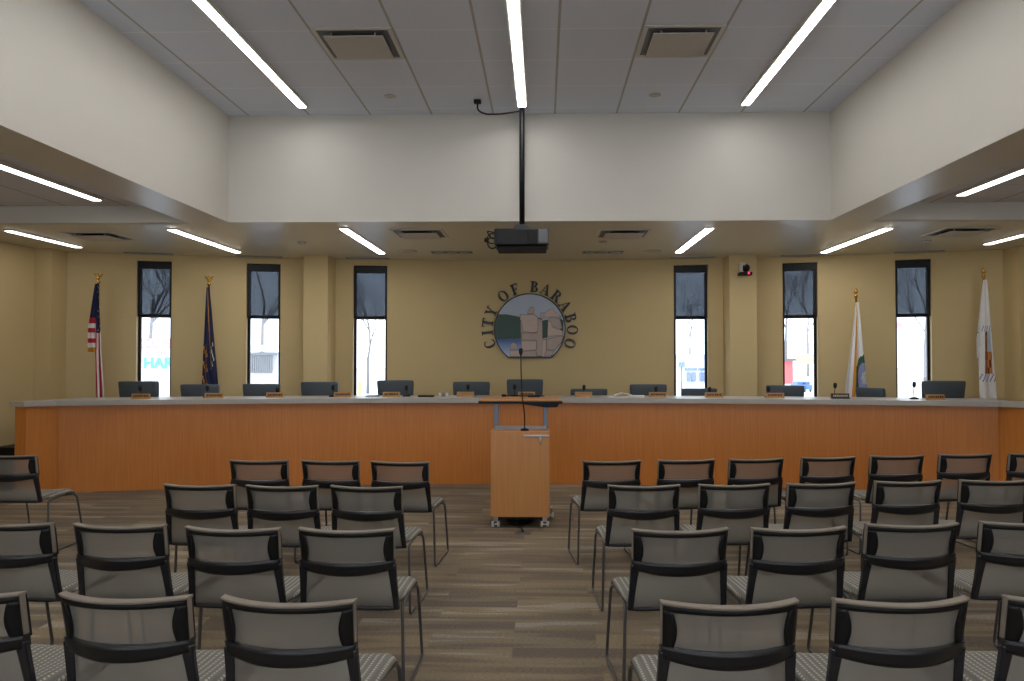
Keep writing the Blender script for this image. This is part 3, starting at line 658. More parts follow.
# nameplates, microphones, papers
NP = [(132, 150), (205, 223), (266.5, 283.5), (334, 351), (383, 400), (457, 474), (518, 535), (575, 592), (649, 666), (705, 723), (766, 784), (831, 849), (926, 944)]
MC = [(140.5, 388), (207.5, 388), (277.5, 390), (333, 387.5), (406.5, 388), (468, 387), (520.5 - 6, 387), (584, 387.5), (656, 389), (709.5, 389.5), (768.5, 389), (835, 385.5), (914, 384.5)]
SEATN = ['at the leftmost chair', 'below the dark blue flag', 'below the second window', 'by the left pilaster', 'left of the emblem', 'left of the podium', 'behind the podium', 'just right of the podium',
         'right of the loose papers', 'below the window right of the emblem', 'below the fifth window', 'below the white and green flag', 'at the rightmost chair']
textm = pm('engraving', s2l(60, 36, 22), .5)
darkplate = pm('dark_nameplate', s2l(58, 40, 28), .4)
random.seed(3)
for i, ((a, b), nm) in enumerate(zip(NP, SEATN)):
    x0 = at((a + b) / 2, 357, Y=9.9).x; y = desk_y(x0) + .22
    p = at((a + b) / 2, 395, Y=y); w = (at(b, 395, Y=y).x - at(a, 395, Y=y).x) / 2
    t = thing('nameplate', ('dark' if i == 11 else 'pale' if i in (5, 7) else 'brown') + ' wooden nameplate on the grey countertop ' + nm, 'nameplate', (p.x, y, ZC), 0, 'nameplates on the counter')
    bm = B(); prism(bm, [(-w, 0), (w, 0), (w, .062), (-w, .062)], -.012, .012); prism(bm, [(-w, 0), (w, 0), (w, .012), (-w, .012)], -.03, -.0121)
    obj('plate', bm, darkplate if i == 11 else M['plate_wood'], t)
    if i not in (5, 7):
        bm = B(); x = -w * .8
        while x < w * .78:
            l = random.uniform(.008, .02); box(bm, x, x + l, -.0135, -.0121, .024, .046); x += l + .006
        obj('engraving', bm, M['plaque'] if i == 11 else textm, t)
def gooseneck(label, x, y, z, tip, parent_pts=None):
    t = thing('desk_microphone', label, 'microphone', (x, y, z), 0, 'gooseneck microphones on the counter')
    bm = B(); lathe(bm, [(.05, 0), (.05, .012), (.03, .022), (.012, .026)], seg=18); obj('base', bm, M['black'], t)
    bm = B(); tube(bm, rounded([(0, 0, .02), (0, .02, tip * .5), (0, -.0, tip - .03)], .05), .0045, 6); obj('gooseneck', bm, M['black'], t)
    bm = B(); tube(bm, [(0, 0, tip - .035), (0, -.002, tip - .02), (0, -.008, tip + .02), (0, -.010, tip + .032)], .02, 12, rs=[.009, .02, .021, .012]); obj('windscreen', bm, M['dark'], t)
for (a, b), nm in zip(MC, SEATN):
    x0 = at(a, 357, Y=9.9).x; y = desk_y(x0) + .33; p = at(a, b, Y=y)
    gooseneck('black gooseneck microphone with foam tip on the countertop ' + nm, p.x, y, ZC, p.z - ZC)
def flatitem(name, label, cat, pxa, pxb, dy, d, h, mat, rz=0, z=ZC, group=None):
    x0 = at((pxa + pxb) / 2, 357, Y=9.9).x; y = desk_y(x0) + dy; xa = at(pxa, 395, Y=y).x; xb = at(pxb, 395, Y=y).x
    bm = B(); rbox(bm, (xa - xb) / 2, (xb - xa) / 2, -d / 2, d / 2, 0, h, min(h * .3, .004), 1)
    o = obj(name, bm, mat); o.location = ((xa + xb) / 2, y, z + .0005); o.rotation_euler = (0, 0, rz); tag(o, label, cat, group); return o
flatitem('flat_box', 'flat black box on the countertop left of the podium', 'box', 418.5, 434, .2, .12, .022, M['black'])
flatitem('paper_stack', 'white sheets of paper lying right of the podium on the countertop', 'papers', 608, 627, .2, .25, .008, M['paper'], .1)
flatitem('paper_stack', 'slightly thicker white papers beside the nameplate on the countertop', 'papers', 627.5, 644, .25, .22, .018, M['paper'], -.15)
flatitem('paper_stack', 'pale blue white folder on the countertop under the window left of the emblem', 'folder', 367, 378, .3, .2, .02, pm('pale_blue_card', s2l(176, 192, 216), .6))
x0 = at(622, 357, Y=9.9).x; y = desk_y(x0) + .2; ZC += .014
bm = B(); prism(bm, [(-.12, .01), (-.02, .04), (.10, .012), (.10, .009), (-.02, .034), (-.12, .006)], -.1, .1); o = obj('open_booklet', bm, M['paper'], loc=(at(624, 395, Y=y).x, y, ZC + .004)); tag(o, 'curled white booklet lying across the papers right of podium', 'booklet'); ZC -= .014
for k, px in enumerate((440, 443.5, 447)):
    x0 = at(px, 357, Y=9.9).x; y = desk_y(x0) + .3
    bm = B(); lathe(bm, [(.017, 0), (.018, .04), (.014, .045), (.012, .02)], seg=14); o = obj('small_cup', bm, M['paper'] if k != 1 else M['grey'], loc=(at(px, 395, Y=y).x, y, ZC + .0005))
    tag(o, ['leftmost of three small white cups on the countertop left of the podium', 'middle grey one of three small cups left of the podium', 'rightmost of three small white cups on the countertop left of the podium'][k], 'cup', 'small cups on the counter')

# ------------------------------------------------------------------ podium
PYF = 7.22
pl, prr = at(490.5, 470, Y=PYF).x, at(549.7, 470, Y=PYF).x
pcx = (pl + prr) / 2; hw = (prr - pl) / 2
t = thing('podium', 'rolling maple podium with steel posts and a tilted top in the aisle', 'podium', (pcx, PYF + .25, 0), 0)
zt = .885; zb = .10
bm = B(); box(bm, -hw, hw, -.23, .25, zb, zt); obj('cabinet', bm, M['podium'], t)
bm = B(); box(bm, -hw + .002, hw - .002, -.25, -.232, zb + .004, zt - .004); dr = obj('door', bm, M['podium'], t)
bm = B(); rbox(bm, .03 + .0, hw - .005, -.268, -.25, zt - .05, zt - .035, .004); obj('handle', bm, M['steel'], dr)
bm = B(); tube(bm, [(hw - .085, -.25, zt - .065), (hw - .085, -.262, zt - .065)], .014, 14); tube(bm, [(hw - .085, -.262, zt - .068), (hw - .085, -.266, zt - .12)], .005, 6); obj('lock', bm, M['steel'], dr)
bm = B(); box(bm, -hw + .05, hw - .05, -.2, .22, zb - .03, zb - .001); obj('bottom_pan', bm, M['black'], t)
for s in (-1, 1):
    x = s * (hw - .038)
    bm = B(); rbox(bm, x - .022, x + .022, -.03, .01, zt + .0, 1.13, .005); obj('post', bm, M['blue_steel'], t)
bm = B(); box(bm, -hw + .03, hw - .03, -.06, -.052, zt + .001, zt + .03); obj('rear_lip', bm, M['grey'], t)
# top: boat shaped front edge, wooden face with black edge
tw = .385
def topoly(g): return [(-tw - g, -.16 - g), (0, -.175 - g), (tw + g, -.16 - g), (tw - .0 + g, -.12), (tw - .03 + g, .42 + g), (-tw + .03 - g, .42 + g), (-tw - g, -.12)]
bm = B(); prismz(bm, topoly(.004), 1.128, 1.152); obj('black_edge_band', bm, M['black'], t)
bm = B(); prismz(bm, topoly(-.002), 1.152, 1.166); tp = obj('desktop', bm, M['podium'], t)
bm = B(); prism(bm, [(-.02, 1.128), (.36, 1.128), (.34, 1.095), (.24, 1.092)], -.14, .1); obj('keyboard_tray', bm, M['black'], t)
for sx in (-1, 1):
    for sy in (-1, 1):
        x, y = sx * (hw - .045), (-.2 if sy < 0 else .22); x = x + (.05 if sx > 0 and sy > 0 else 0)
        bm = B(); box(bm, x - .02, x + .02, y - .02, y + .02, .055, zb - .031 + .03); c = obj('caster', bm, M['steel'], t)
        bm = B(); tube(bm, [(x - .038, y, .029), (x - .014, y, .029)], .029, 18); tube(bm, [(x + .014, y, .029), (x + .038, y, .029)], .029, 18); tube(bm, [(x - .014, y, .029), (x + .014, y, .029)], .008, 8); obj('wheel', bm, M['clear'], c)
bm = B()
for k in range(5):
    a = .02 * k
    tube(bm, rounded([(-.16 + a, -.1 + a, .075), (-.05, -.16, .012 + .008 * k), (.06, -.12 + a, .010 + .008 * k), (.15 - a, -.05, .07)], .05), .009, 6)
obj('cable_bundle', bm, M['black'], t)
# podium microphone (stands on the podium: its own thing)
q = at(524.5, 428, Y=PYF - .02)
tipz = at(520.8, 350.5, Y=PYF).z
t = thing('podium_microphone', 'tall thin black gooseneck microphone rising in front of the podium top', 'microphone', (q.x, PYF + .02, zt + .001))
bm = B(); lathe(bm, [(.04, 0), (.04, .010), (.025, .018), (.01, .022)], 0, .025); obj('base', bm, M['black'], t)
bm = B(); tube(bm, rounded([(0, .02, .015), (0, .0, .06), (.0, -.02, .17), (-.02, -.02, .28), (-.03, -.015, .45), (-.035, 0, tipz - zt - .03)], .08), .0055, 8); obj('gooseneck', bm, M['black'], t)
bm = B(); zz = tipz - zt; tube(bm, [(-.035, 0, zz - .045), (-.035, 0, zz - .025), (-.035, 0, zz + .008), (-.035, 0, zz + .022)], .018, 12, rs=[.008, .017, .019, .01]); obj('windscreen', bm, M['dark'], t)
bm = B(); tube(bm, rounded([(-.19, 0, .006), (-.1, .06, .008), (0, .01, .006), (.08, .05, .008), (.18, .0, .006), (.22, .04, .006)], .04), .006, 6); tube(bm, [(-.20, 0, .012), (-.16, .0, .012)], .013, 8)
o = obj('coiled_cable', bm, M['black'], loc=(pcx, PYF + .62, 1.167)); tag(o, 'black cable lying along the back of the podium top', 'cable')
bm = B(); rbox(bm, -.06, .06, -.04, .04, 0, .018, .006); o = obj('remote_control', bm, M['black'], loc=(pcx + .12, PYF + .58, 1.167)); tag(o, 'small black remote lying on the podium top', 'remote')
g = at(523, 533, Z=0)
t = thing('floor_box', 'small metal floor outlet lid with a cable on the carpet below the podium', 'floor outlet', (g.x, g.y, 0))
bm = B(); rbox(bm, -.07, .07, -.05, .05, 0, .006, .002, 1); obj('lid', bm, M['darkgrey'], t)
bm = B(); tube(bm, rounded([(-.0, .0, .012), (-.02, .12, .03), (-.05, .25, .01)], .05), .008, 6); obj('cable', bm, M['black'], t)

# low black unit past the left end of the desk
p = at(-2, 448, Y=9.75)
t = thing('low_cabinet', 'low black unit beside the left wall past the desk end', 'cabinet', (WXL + .25, 9.55, 0))
bm = B(); rbox(bm, -.22, .25, -.35, .35, .03, .47, .01); obj('body', bm, M['black'], t)
bm = B(); rbox(bm, -.225, .27, -.37, .37, .47, .495, .005); obj('top', bm, M['black'], t)
for sx in (-.18, .2):
    for sy in (-.3, .3):
        bm = B(); tube(bm, [(sx, sy, 0), (sx, sy, .03)], .015, 8); obj('foot', bm, M['black'], t)

# ------------------------------------------------------------------ audience chairs
CZ, CW = .80, .212                                  # height of the back corners, half width
def yb(uu, z): return -.27 - .068 * (1 - uu * uu) + (.80 - z) * .20
def wz(z): return CW - (0.80 - z) * .03
def patch(bm, fn, ns, nt_, thick, off=0):
    """solid curved plate: fn(s,t)->(u,z) on the back's surface"""
    G = []
    for k, dy in enumerate((-thick / 2 + off, thick / 2 + off)):
        g = []
        for i in range(ns + 1):
            r = []
            for j in range(nt_ + 1):
                uu, z = fn(i / ns, j / nt_); r.append(bm.verts.new((uu * wz(z), yb(uu, z) + dy, z)))
            g.append(r)
        G.append(g)
    a, b = G
    for i in range(ns):
        for j in range(nt_):
            bm.faces.new((a[i][j], a[i + 1][j], a[i + 1][j + 1], a[i][j + 1])).smooth = True
            bm.faces.new((b[i][j], b[i][j + 1], b[i + 1][j + 1], b[i + 1][j])).smooth = True
    for i in range(ns):
        bm.faces.new((a[i][0], b[i][0], b[i + 1][0], a[i + 1][0])); bm.faces.new((a[i][nt_], a[i + 1][nt_], b[i + 1][nt_], b[i][nt_]))
    for j in range(nt_):
        bm.faces.new((a[0][j], a[0][j + 1], b[0][j + 1], b[0][j])); bm.faces.new((a[ns][j], b[ns][j], b[ns][j + 1], a[ns][j + 1]))
def make_chair():
    t = thing('stacking_chair', 'x', 'chair')
    uin = lambda k: .87 - .06 * math.sin(PI * k)
    zl, zh = .655, .775
    bm = B()
    zi = lambda uu: zh - .004 * uu * uu
    patch(bm, lambda s, k: (-1 + 2 * s, zi(-1 + 2 * s) + (.792 - zi(-1 + 2 * s)) * k), 28, 2, .038, .008)
    for sg in (-1, 1):
        patch(bm, lambda s, k: (sg * (uin(k) + (1 - uin(k)) * s), zl - .01 + (zh - zl + .01) * k), 3, 10, .042, .010)
    obj('back_frame', bm, M['black'], t)
    bm = B(); patch(bm, lambda s, k: (-1.02 + 2.04 * s, .7925 + .009 * k), 28, 1, .034, .004)
    for sg in (-1, 1): patch(bm, lambda s, k: (sg * (1.0 + .014 * s), .66 + .14 * k), 1, 8, .022, .004)
    ob = obj('fabric_edge', bm, M['topcloth'], t); ob['label'] = 'taupe fabric edge'
    bm = B(); n, m_ = 20, 6; g = [[bm.verts.new(((-.9 + 1.8 * i / n) * wz(zl), yb(-.9 + 1.8 * i / n, zl + .125 * j / m_) - .0, zl + .125 * j / m_)) for j in range(m_ + 1)] for i in range(n + 1)]
    for i in range(n):
        for j in range(m_): bm.faces.new((g[i][j], g[i + 1][j], g[i + 1][j + 1], g[i][j + 1])).smooth = True
    obj('mesh_panel', bm, M['mesh'], t)
    bm = B(); g = [[bm.verts.new(((-.93 + 1.86 * i / n) * .214, (yb(-.9 + 1.8 * i / n, .63) * (j / m_) + yb(.9, .43) * (1 - j / m_)) + .004, .43 + .20 * j / m_)) for j in range(m_ + 1)] for i in range(n + 1)]
    for i in range(n):
        for j in range(m_): bm.faces.new((g[i][j], g[i + 1][j], g[i + 1][j + 1], g[i][j + 1])).smooth = True
    obj('lower_mesh_panel', bm, M['mesh'], t)
    bm = B(); patch(bm, lambda s, k: (-1.03 + 2.06 * s, (.618 - .018 * (1 - (2 * s - 1) ** 2)) + (.658 - (.618 - .018 * (1 - (2 * s - 1) ** 2))) * k), 28, 3, .030, -.004)
    obj('lumbar_bar', bm, M['gloss'], t)
    for sg in (-1, 1):
        bm = B(); x0 = sg * (wz(.63) - .010)
        for k, (z, w, yy) in enumerate(((.635, .018, 0), (.55, .016, 0), (.47, .015, .005), (.415, .014, .012))):
            pass
        pts = [(.64, .020), (.58, .017), (.5, .014), (.44, .013), (.425, .013)]
        rows = []
        for z, w in pts:
            xc = sg * (.198 + (.64 - z) * .07); y0 = yb(.95, z) ; rows.append([bm.verts.new((xc + a * w, y0 + b, z)) for a, b in ((-1, -.012), (1, -.012), (1, .014), (-1, .014))])
        for a, b in zip(rows, rows[1:]):
            for q in range(4): bm.faces.new((a[q], a[(q + 1) % 4], b[(q + 1) % 4], b[q]))
        bm.faces.new(rows[0]); bm.faces.new(rows[-1][::-1])
        ob = obj('upright', bm, M['upright'], t); md = ob.modifiers.new('b', 'BEVEL'); md.width = .005; md.segments = 2
    bm = B(); tube(bm, rounded([(-.212, yb(1, .43), .432), (-.17, -.205, .430), (.17, -.205, .430), (.212, yb(1, .43), .432)], .03), .011, 10); obj('rear_rail', bm, M['gloss'], t)
    # seat: rounded slab with a waterfall front
    bm = B(); nx, ny = 18, 16; sw, y0, y1 = .231, -.20, .25
    def sp(i, j, top):
        uu = -1 + 2 * i / nx; v = j / ny; y = y0 + (y1 - y0) * v
        w = sw * (.90 + .10 * min(1, v * 2.2)) * (1 - .05 * max(0, v - .82) / .18 * max(0, v - .82) / .18)
        e = max(0, abs(uu) - .86) / .14; dz = -.022 * e * e - (.045 * (max(0, v - .75) / .25) ** 2) - .018 * (max(0, .1 - v) / .1) ** 2 + .006 * abs(uu) - .012 * math.sin(PI * v) * (1 - uu * uu)
        return (uu * w, y, (.472 + dz) if top else (.472 + dz * .8 - .038 + .02 * e * e))
    T = [[bm.verts.new(sp(i, j, 1)) for j in range(ny + 1)] for i in range(nx + 1)]; U = [[bm.verts.new(sp(i, j, 0)) for j in range(ny + 1)] for i in range(nx + 1)]
    for i in range(nx):
        for j in range(ny):
            bm.faces.new((T[i][j], T[i + 1][j], T[i + 1][j + 1], T[i][j + 1])).smooth = True; bm.faces.new((U[i][j], U[i][j + 1], U[i + 1][j + 1], U[i + 1][j])).smooth = True
    for i in range(nx):
        bm.faces.new((T[i][0], U[i][0], U[i + 1][0], T[i + 1][0])).smooth = True; bm.faces.new((T[i][ny], T[i + 1][ny], U[i + 1][ny], U[i][ny])).smooth = True
    for j in range(ny):
        bm.faces.new((T[0][j], T[0][j + 1], U[0][j + 1], U[0][j])).smooth = True; bm.faces.new((T[nx][j], U[nx][j], U[nx][j + 1], T[nx][j + 1])).smooth = True
    obj('seat', bm, M['seat'], t)
    for sg in (-1, 1):
        x = sg * .221
        bm = B(); tube(bm, rounded([(x * .97, .10, .434), (x * .98, .232, .414), (x * 1.0, .262, .385), (x * 1.035, .35, .009), (x * 1.04, -.125, .009), (x * .99, -.115, .422), (x * .97, .10, .434)], .035, 5), .0082, 8)
        obj('sled_leg', bm, M['rod'], t)
    bm = B(); tube(bm, [(-.215, .12, .427), (.215, .12, .427)], .007, 8); obj('cross_rail', bm, M['rod'], t)
    return t
ROWS = {
 ('the row nearest the desk', 'left'): [(428, 462, 371.7, 461), (358.6, 460.8, 302, 460), (286.5, 460.3, 231, 460), (37, 455.3, -20, 455)],
 ('the row nearest the desk', 'right'): [(583, 461.2, 640.8, 460.2), (657.8, 460.2, 715, 459), (728.2, 459.5, 784.9, 457.7), (800, 457.7, 857.3, 456.3), (869, 456, 925.6, 454.9), (937, 454.6, 994.6, 453.5), (1007, 453.6, 1065, 453)],
 ('the second row from the desk', 'left'): [(401.8, 486.7, 331, 485.3), (317, 485.8, 246.7, 485), (234, 485, 164.6, 484)],
 ('the second row from the desk', 'right'): [(607.2, 485.3, 680.8, 484.6), (698.5, 484.6, 770.7, 483.5), (785.5, 484, 857.6, 481.8), (871.8, 481.8, 945, 479.8), (959, 480, 1032, 480)],
 ('the third row from the desk', 'left'): [(394, 529, 299, 527.8), (279, 528.5, 186, 526.5), (165, 525.3, 74, 523.3), (54, 523.5, -38, 521)],
 ('the third row from the desk', 'right'): [(632.7, 529.6, 727.8, 527.8), (751, 528.5, 847, 526.3), (864, 524.4, 960, 522.6), (980, 522, 1074, 521)],
 ('the row nearest the camera', 'left'): [(356, 601, 221, 596.2), (191, 597, 59, 592.5), (27, 594, -105, 588)],
 ('the row nearest the camera', 'right'): [(660.3, 602, 798.3, 599.5), (832, 600, 970, 597), (1004, 597, 1142, 596)]}
ORDN = ['on the aisle', 'second from the aisle', 'third from the aisle', 'fourth from the aisle', 'fifth from the aisle', 'sixth from the aisle', 'seventh from the aisle']
first = None
chair0 = make_chair()
for (row, side), lst in ROWS.items():
    for i, (xa, ya, xb, yb_) in enumerate(lst):
        a = at(xa, ya, Z=CZ); b = at(xb, yb_, Z=CZ)
        if a.x > b.x: a, b = b, a
        mid = (a + b) / 2; ang = math.atan2(b.y - a.y, b.x - a.x) * .8
        c = Vector((mid.x, mid.y, 0)) + Vector((-math.sin(ang), math.cos(ang), 0)) * .27
        lab = 'black mesh chair, %s block, %s, %s' % (side, row.replace('the ', ''), ORDN[i])
        if row == 'the row nearest the desk' and side == 'left' and i == 3: lab = 'black mesh-back stacking chair standing apart at the far left near the desk'
        if not first: chair0.location = c; chair0.rotation_euler = (0, 0, ang); chair0['label'] = lab; first = chair0
        else: dup(chair0, c, ang, lab)
        (first if False else None)
for o in COL.objects:
    if o.type == 'EMPTY' and o.name.startswith('stacking_chair'): o['group'] = 'stacking chairs for the audience'

# ------------------------------------------------------------------ flags
def flag(label, ptop, py_pole, zc_top, width_fn, colour_fn, mats, z_bot, folds=7, depth=.05, finial='eagle', polem=None):
    """ptop: world x of pole; cloth hangs in folds from zc_top to z_bot"""
    x, y = ptop.x, py_pole; zt_ = ptop.z
    t = thing('flag', label, 'flag', (x, y, 0), 0, 'flags on floor stands')
    bm = B(); lathe(bm, [(.15, 0), (.15, .03), (.11, .06), (.03, .08)], seg=24); obj('stand_base', bm, M['gold'], t)
    bm = B(); tube(bm, [(0, 0, .06), (0, 0, zt_ - .1)], .014, 10); obj('pole', bm, polem or M['pole_wood'], t)
    bm = B()
    lathe(bm, [(.008, -.13), (.022, -.12), (.024, -.10), (.010, -.085), (.012, -.075)], 0, 0, 12, zt_)
    if finial == 'eagle':
        bmesh.ops.create_uvsphere(bm, u_segments=12, v_segments=8, radius=.022, matrix=Matrix.Translation((0, 0, zt_ - .06)))
        for s in (-1, 1): prism(bm, [(0, zt_ - .05), (s * .035, zt_ - .045), (s * .06, zt_ - .0), (s * .045, zt_ - .005), (s * .02, zt_ - .025), (0, zt_ - .03)], -.008, .008)
        tube(bm, [(0, 0, zt_ - .07), (0, -.005, zt_ - .03), (0, -.012, zt_ - .012), (0, -.03, zt_ - .016)], .01, 8, rs=[.016, .014, .01, .003])
    else:
        tube(bm, [(0, 0, zt_ - .08), (0, 0, zt_ - .06), (0, 0, zt_ - .03), (0, 0, zt_)], .01, 10, rs=[.008, .026, .018, .002])
    obj('finial', bm, M['gold'], t)
    nu, nv = 56, 60
    bm = B(); V = []
    for j in range(nv + 1):
        v = j / nv; z = zc_top + (z_bot(0.5) - zc_top) * v; row = []
        for i in range(nu + 1):
            uu = i / nu; l, r = width_fn(v)
            zb_ = z_bot(uu); z = zc_top + (zb_ - zc_top) * v
            amp = depth * (.25 + .75 * min(1, v * 1.6))
            xx = l + (r - l) * uu + .006 * math.sin(uu * folds * 2 * PI * 1.0 + 1) * v
            yy = -.03 - amp * (.5 + .5 * math.cos(uu * folds * 2 * PI + .9 * math.sin(3 * v)))
            row.append(bm.verts.new((xx, yy, z)))
        V.append(row)
    for j in range(nv):
        for i in range(nu):
            f = bm.faces.new((V[j][i], V[j + 1][i], V[j + 1][i + 1], V[j][i + 1])); f.smooth = True
            f.material_index = colour_fn((i + .5) / nu, (j + .5) / nv, i, j)
    ob = obj('cloth', bm, mats, t)
    md = ob.modifiers.new('thickness', 'SOLIDIFY'); md.thickness = .004
    return t
navy = pm('flag_navy', s2l(22, 30, 68), .8); red = pm('flag_red', s2l(190, 40, 52), .8); white = pm('flag_white', s2l(226, 224, 222), .8)
green = pm('flag_green', s2l(44, 84, 66), .8); lav = pm('flag_lavender', s2l(140, 148, 190), .8); orange = pm('flag_ochre', s2l(196, 124, 62), .8); maroon = pm('flag_maroon', s2l(96, 44, 34), .8); sky = pm('flag_pale_blue', s2l(176, 190, 206), .8); blue = pm('flag_lettering_blue', s2l(70, 84, 150), .8)
def fpos(px, py):
    y = 10
    for _ in range(5): x = at(px, py, Y=y).x; y = wall_y(x) - .3
    return at(px, py, Y=y), y
# stars and stripes
P, fy = fpos(98.5, 273.5); k = fy / F
def zpx(py, fy): return at(500, py, Y=fy).z
def us(uu, v, i, j):
    if uu < .42:
        if v > .93 and uu < .42: return 3
        if v < .50: return 0
        return 1 if int((v - .5) / .075) % 2 == 0 else 2
    if v < .43: return 2 if (uu > .7 and (i * 7 + j * 3) % 23 == 0) else 0
    return 1 if int((uu - .42) / .075) % 2 == 0 else 2
def usbot(uu): return zpx(352, fy) if uu < .42 else zpx(352, fy) * (1 - min(1, (uu - .42) / .03)) + zpx(398, fy) * min(1, (uu - .42) / .03)
flag('red white and blue flag with stripes and gold fringe at the far left window', P, fy, zpx(283, fy), lambda v: (-.02 - .07 * min(1, v * 1.5), .025 + .105 * v), us, [navy, red, white, M['fringe']], usbot, 3)
# dark blue flag
P, fy2 = fpos(209, 276)
def wi(uu, v, i, j):
    if abs(uu - (.42 + .25 * v)) < .045: return 1 if v < .75 else 0
    if v > .52 and uu < .38 and (int(i / 3) * 5 + int(j / 2) * 3) % 4 == 0: return 1
    if .50 < v < .72 and .74 < uu < .86 and (i // 2 * 3 + j // 2) % 4 == 0: return 2
    return 0
flag('dark blue flag with gold fringe and crest left of the second window', P, fy2, zpx(287, fy2), lambda v: (-.015 - .05 * v, .02 + .15 * v), wi, [navy, M['fringe'], white], lambda uu: zpx(398, fy2), 2.5, .04)
# white and green flag
P, fy3 = fpos(856, 288)
def wg(uu, v, i, j):
    if abs(uu - (.42)) < .07: return 1
    x, y = (uu - .98) / .56, (v - .77) / .23
    r = math.hypot(x, y)
    if uu > .49:
        if r < .30: return 0 if (i + j) % 3 else 2
        if r < .68: return 3
        if r < 1: return 2
    return 0
flag('white flag with a green ringed seal and gold edge by the last window', P, fy3, zpx(303, fy3), lambda v: (-.02 - .18 * v ** 1.1, .02 + .10 * v), wg, [white, M['fringe'], green, lav], lambda uu: zpx(400, fy3), 2, .03, finial='spear', polem=M['gold'])
# city flag
P, fy4 = fpos(983.5, 267.5)
def ci(uu, v, i, j):
    if uu > .24:
        if .44 < v < .78 and .45 < uu < .9:
            if uu < .60 and v < .56: return 1
            if v < .60 and uu > .72: return 4
            return 2 if (i // 4 + j // 4) % 3 else 3
        if (.38 < v < .44 or .78 < v < .85) and (i // 2 + j) % 4 == 0: return 5
    elif .62 < v < .68 and (i // 2 + j) % 4 == 0 and uu < .22: return 5
    return 0
def cb(uu):
    s = min(1, max(0, (uu - .18) / .06)); return zpx(358, fy4) * (1 - s) + zpx(399, fy4) * s
flag('white flag with a picture of rocks and pine at the far right corner', P, fy4, zpx(281, fy4), lambda v: (-.025 - .11 * min(1, v * 1.3), .02 + .09 * v), ci, [white, green, orange, maroon, sky, blue], cb, 2, .035, finial='spear', polem=M['gold'])

# ------------------------------------------------------------------ outside
G = dict(snow=pm('snowy_ground', (.8, .81, .84), .9, vary=.05, scale=.4), bark=pm('grey_bark', (.2, .19, .19), .9), bl=pm('pale_siding', (.72, .76, .84), .8, vary=.03), win=pm('far_window', (.16, .22, .34), .3),
         slat=pm('grey_slats', (.16, .16, .17), .8), conc=pm('pale_concrete', (.6, .6, .6), .9), redb=pm('red_boards', (.75, .16, .16), .8), yel=pm('yellow_boards', (.85, .68, .25), .8), car=pm('blue_car', (.10, .20, .42), .3),
         pink=pm('pink_sign_band', (.85, .32, .36), .7), teal=pm('teal_sign_ink', (.10, .52, .46), .7), sign=pm('white_sign', (.85, .85, .87), .7), roof=pm('light_blue_roof', (.42, .56, .72), .7))
bm = B(); box(bm, -90, 90, 12.3, 140, -.5, -.4); o = struct('floor_outside', bm, G['snow'])
def opx(name, label, cat, Y, rects, mat, d=.2, parent=None):
    bm = B(); lo = None
    for (xa, xb, ya, yb2) in rects:
        a = at(xa, yb2, Y=Y); b = at(xb, ya, Y=Y); box(bm, a.x, b.x, Y, Y + d, a.z, b.z)
    o = obj(name, bm, mat, parent)
    if label: tag(o, label, cat)
    return o
# roadside sign outside window 1
t = thing('roadside_sign', 'white roadside sign with pink band and teal letters outside the leftmost window', 'sign', (0, 0, 0))
opx('panel', None, None, 26, [(133, 190, 348, 398)], G['sign'], .12, t)
opx('pink_band', None, None, 25.9, [(133, 190, 338.5, 348)], G['pink'], .2, t)
bm = B(); a = at(140, 398, Y=26)
for px in (137, 186): p = at(px, 398, Y=26.06); tube(bm, [(p.x, 26.06, -.4), (p.x, 26.06, p.z + .05)], .06, 8)
obj('sign_post', bm, G['conc'], t)
opx('band_lettering', None, None, 25.86, [(142, 147, 341.5, 346), (148, 151, 341.5, 346), (155, 159, 341.5, 346), (160, 164, 341.5, 346)], G['sign'], .04, t)
cu = bpy.data.curves.new('txt', 'FONT'); cu.body = 'HAR'; cu.size = .50; cu.extrude = .02; cu.offset = .012
to = bpy.data.objects.new('txt', cu); COL.objects.link(to); me = bpy.data.meshes.new_from_object(to); bpy.data.objects.remove(to); bpy.data.curves.remove(cu)
me.materials.clear(); me.materials.append(G['teal']); p = at(143, 368, Y=25.95); o = bpy.data.objects.new('sign_lettering', me); COL.objects.link(o); o.parent = t; o.location = p; o.rotation_euler = (PI / 2, 0, 0)
bm = B()
for (px, py, r) in ((152, 354, .08), (159.5, 353, .10)):
    p = at(px, py, Y=25.93); b = B(); lathe(b, [(r, 0), (r, .05)], seg=16); merge(bm, b, Matrix.Translation(p) @ Matrix.Rotation(PI / 2, 4, 'X'))
obj('painted_dot', bm, [G['pink']], t)
opx('small_lettering', None, None, 25.96, [(143 + k * 4, 146 + k * 4, 380, 383) for k in range(4)] + [(143, 155, 372, 373.5), (160, 166, 369, 370)], G['roof'], .04, t)
# fence and shed outside window 2
t = thing('slatted_enclosure', 'grey slatted enclosure with pale walls outside the second window', 'enclosure', (0, 0, 0))
opx('wall', None, None, 24.3, [(236, 292, 352, 404)], G['conc'], .2, t)
opx('roof_edge', None, None, 24, [(236, 292, 345, 351)], G['sign'], .6, t)
opx('gate', None, None, 24.1, [(248.5 + 2.1 * k, 250.2 + 2.1 * k, 355, 373) for k in range(11)], G['slat'], .12, t)
opx('top_rail', None, None, 24.05, [(248, 275, 353.5, 355)], G['slat'], .2, t)
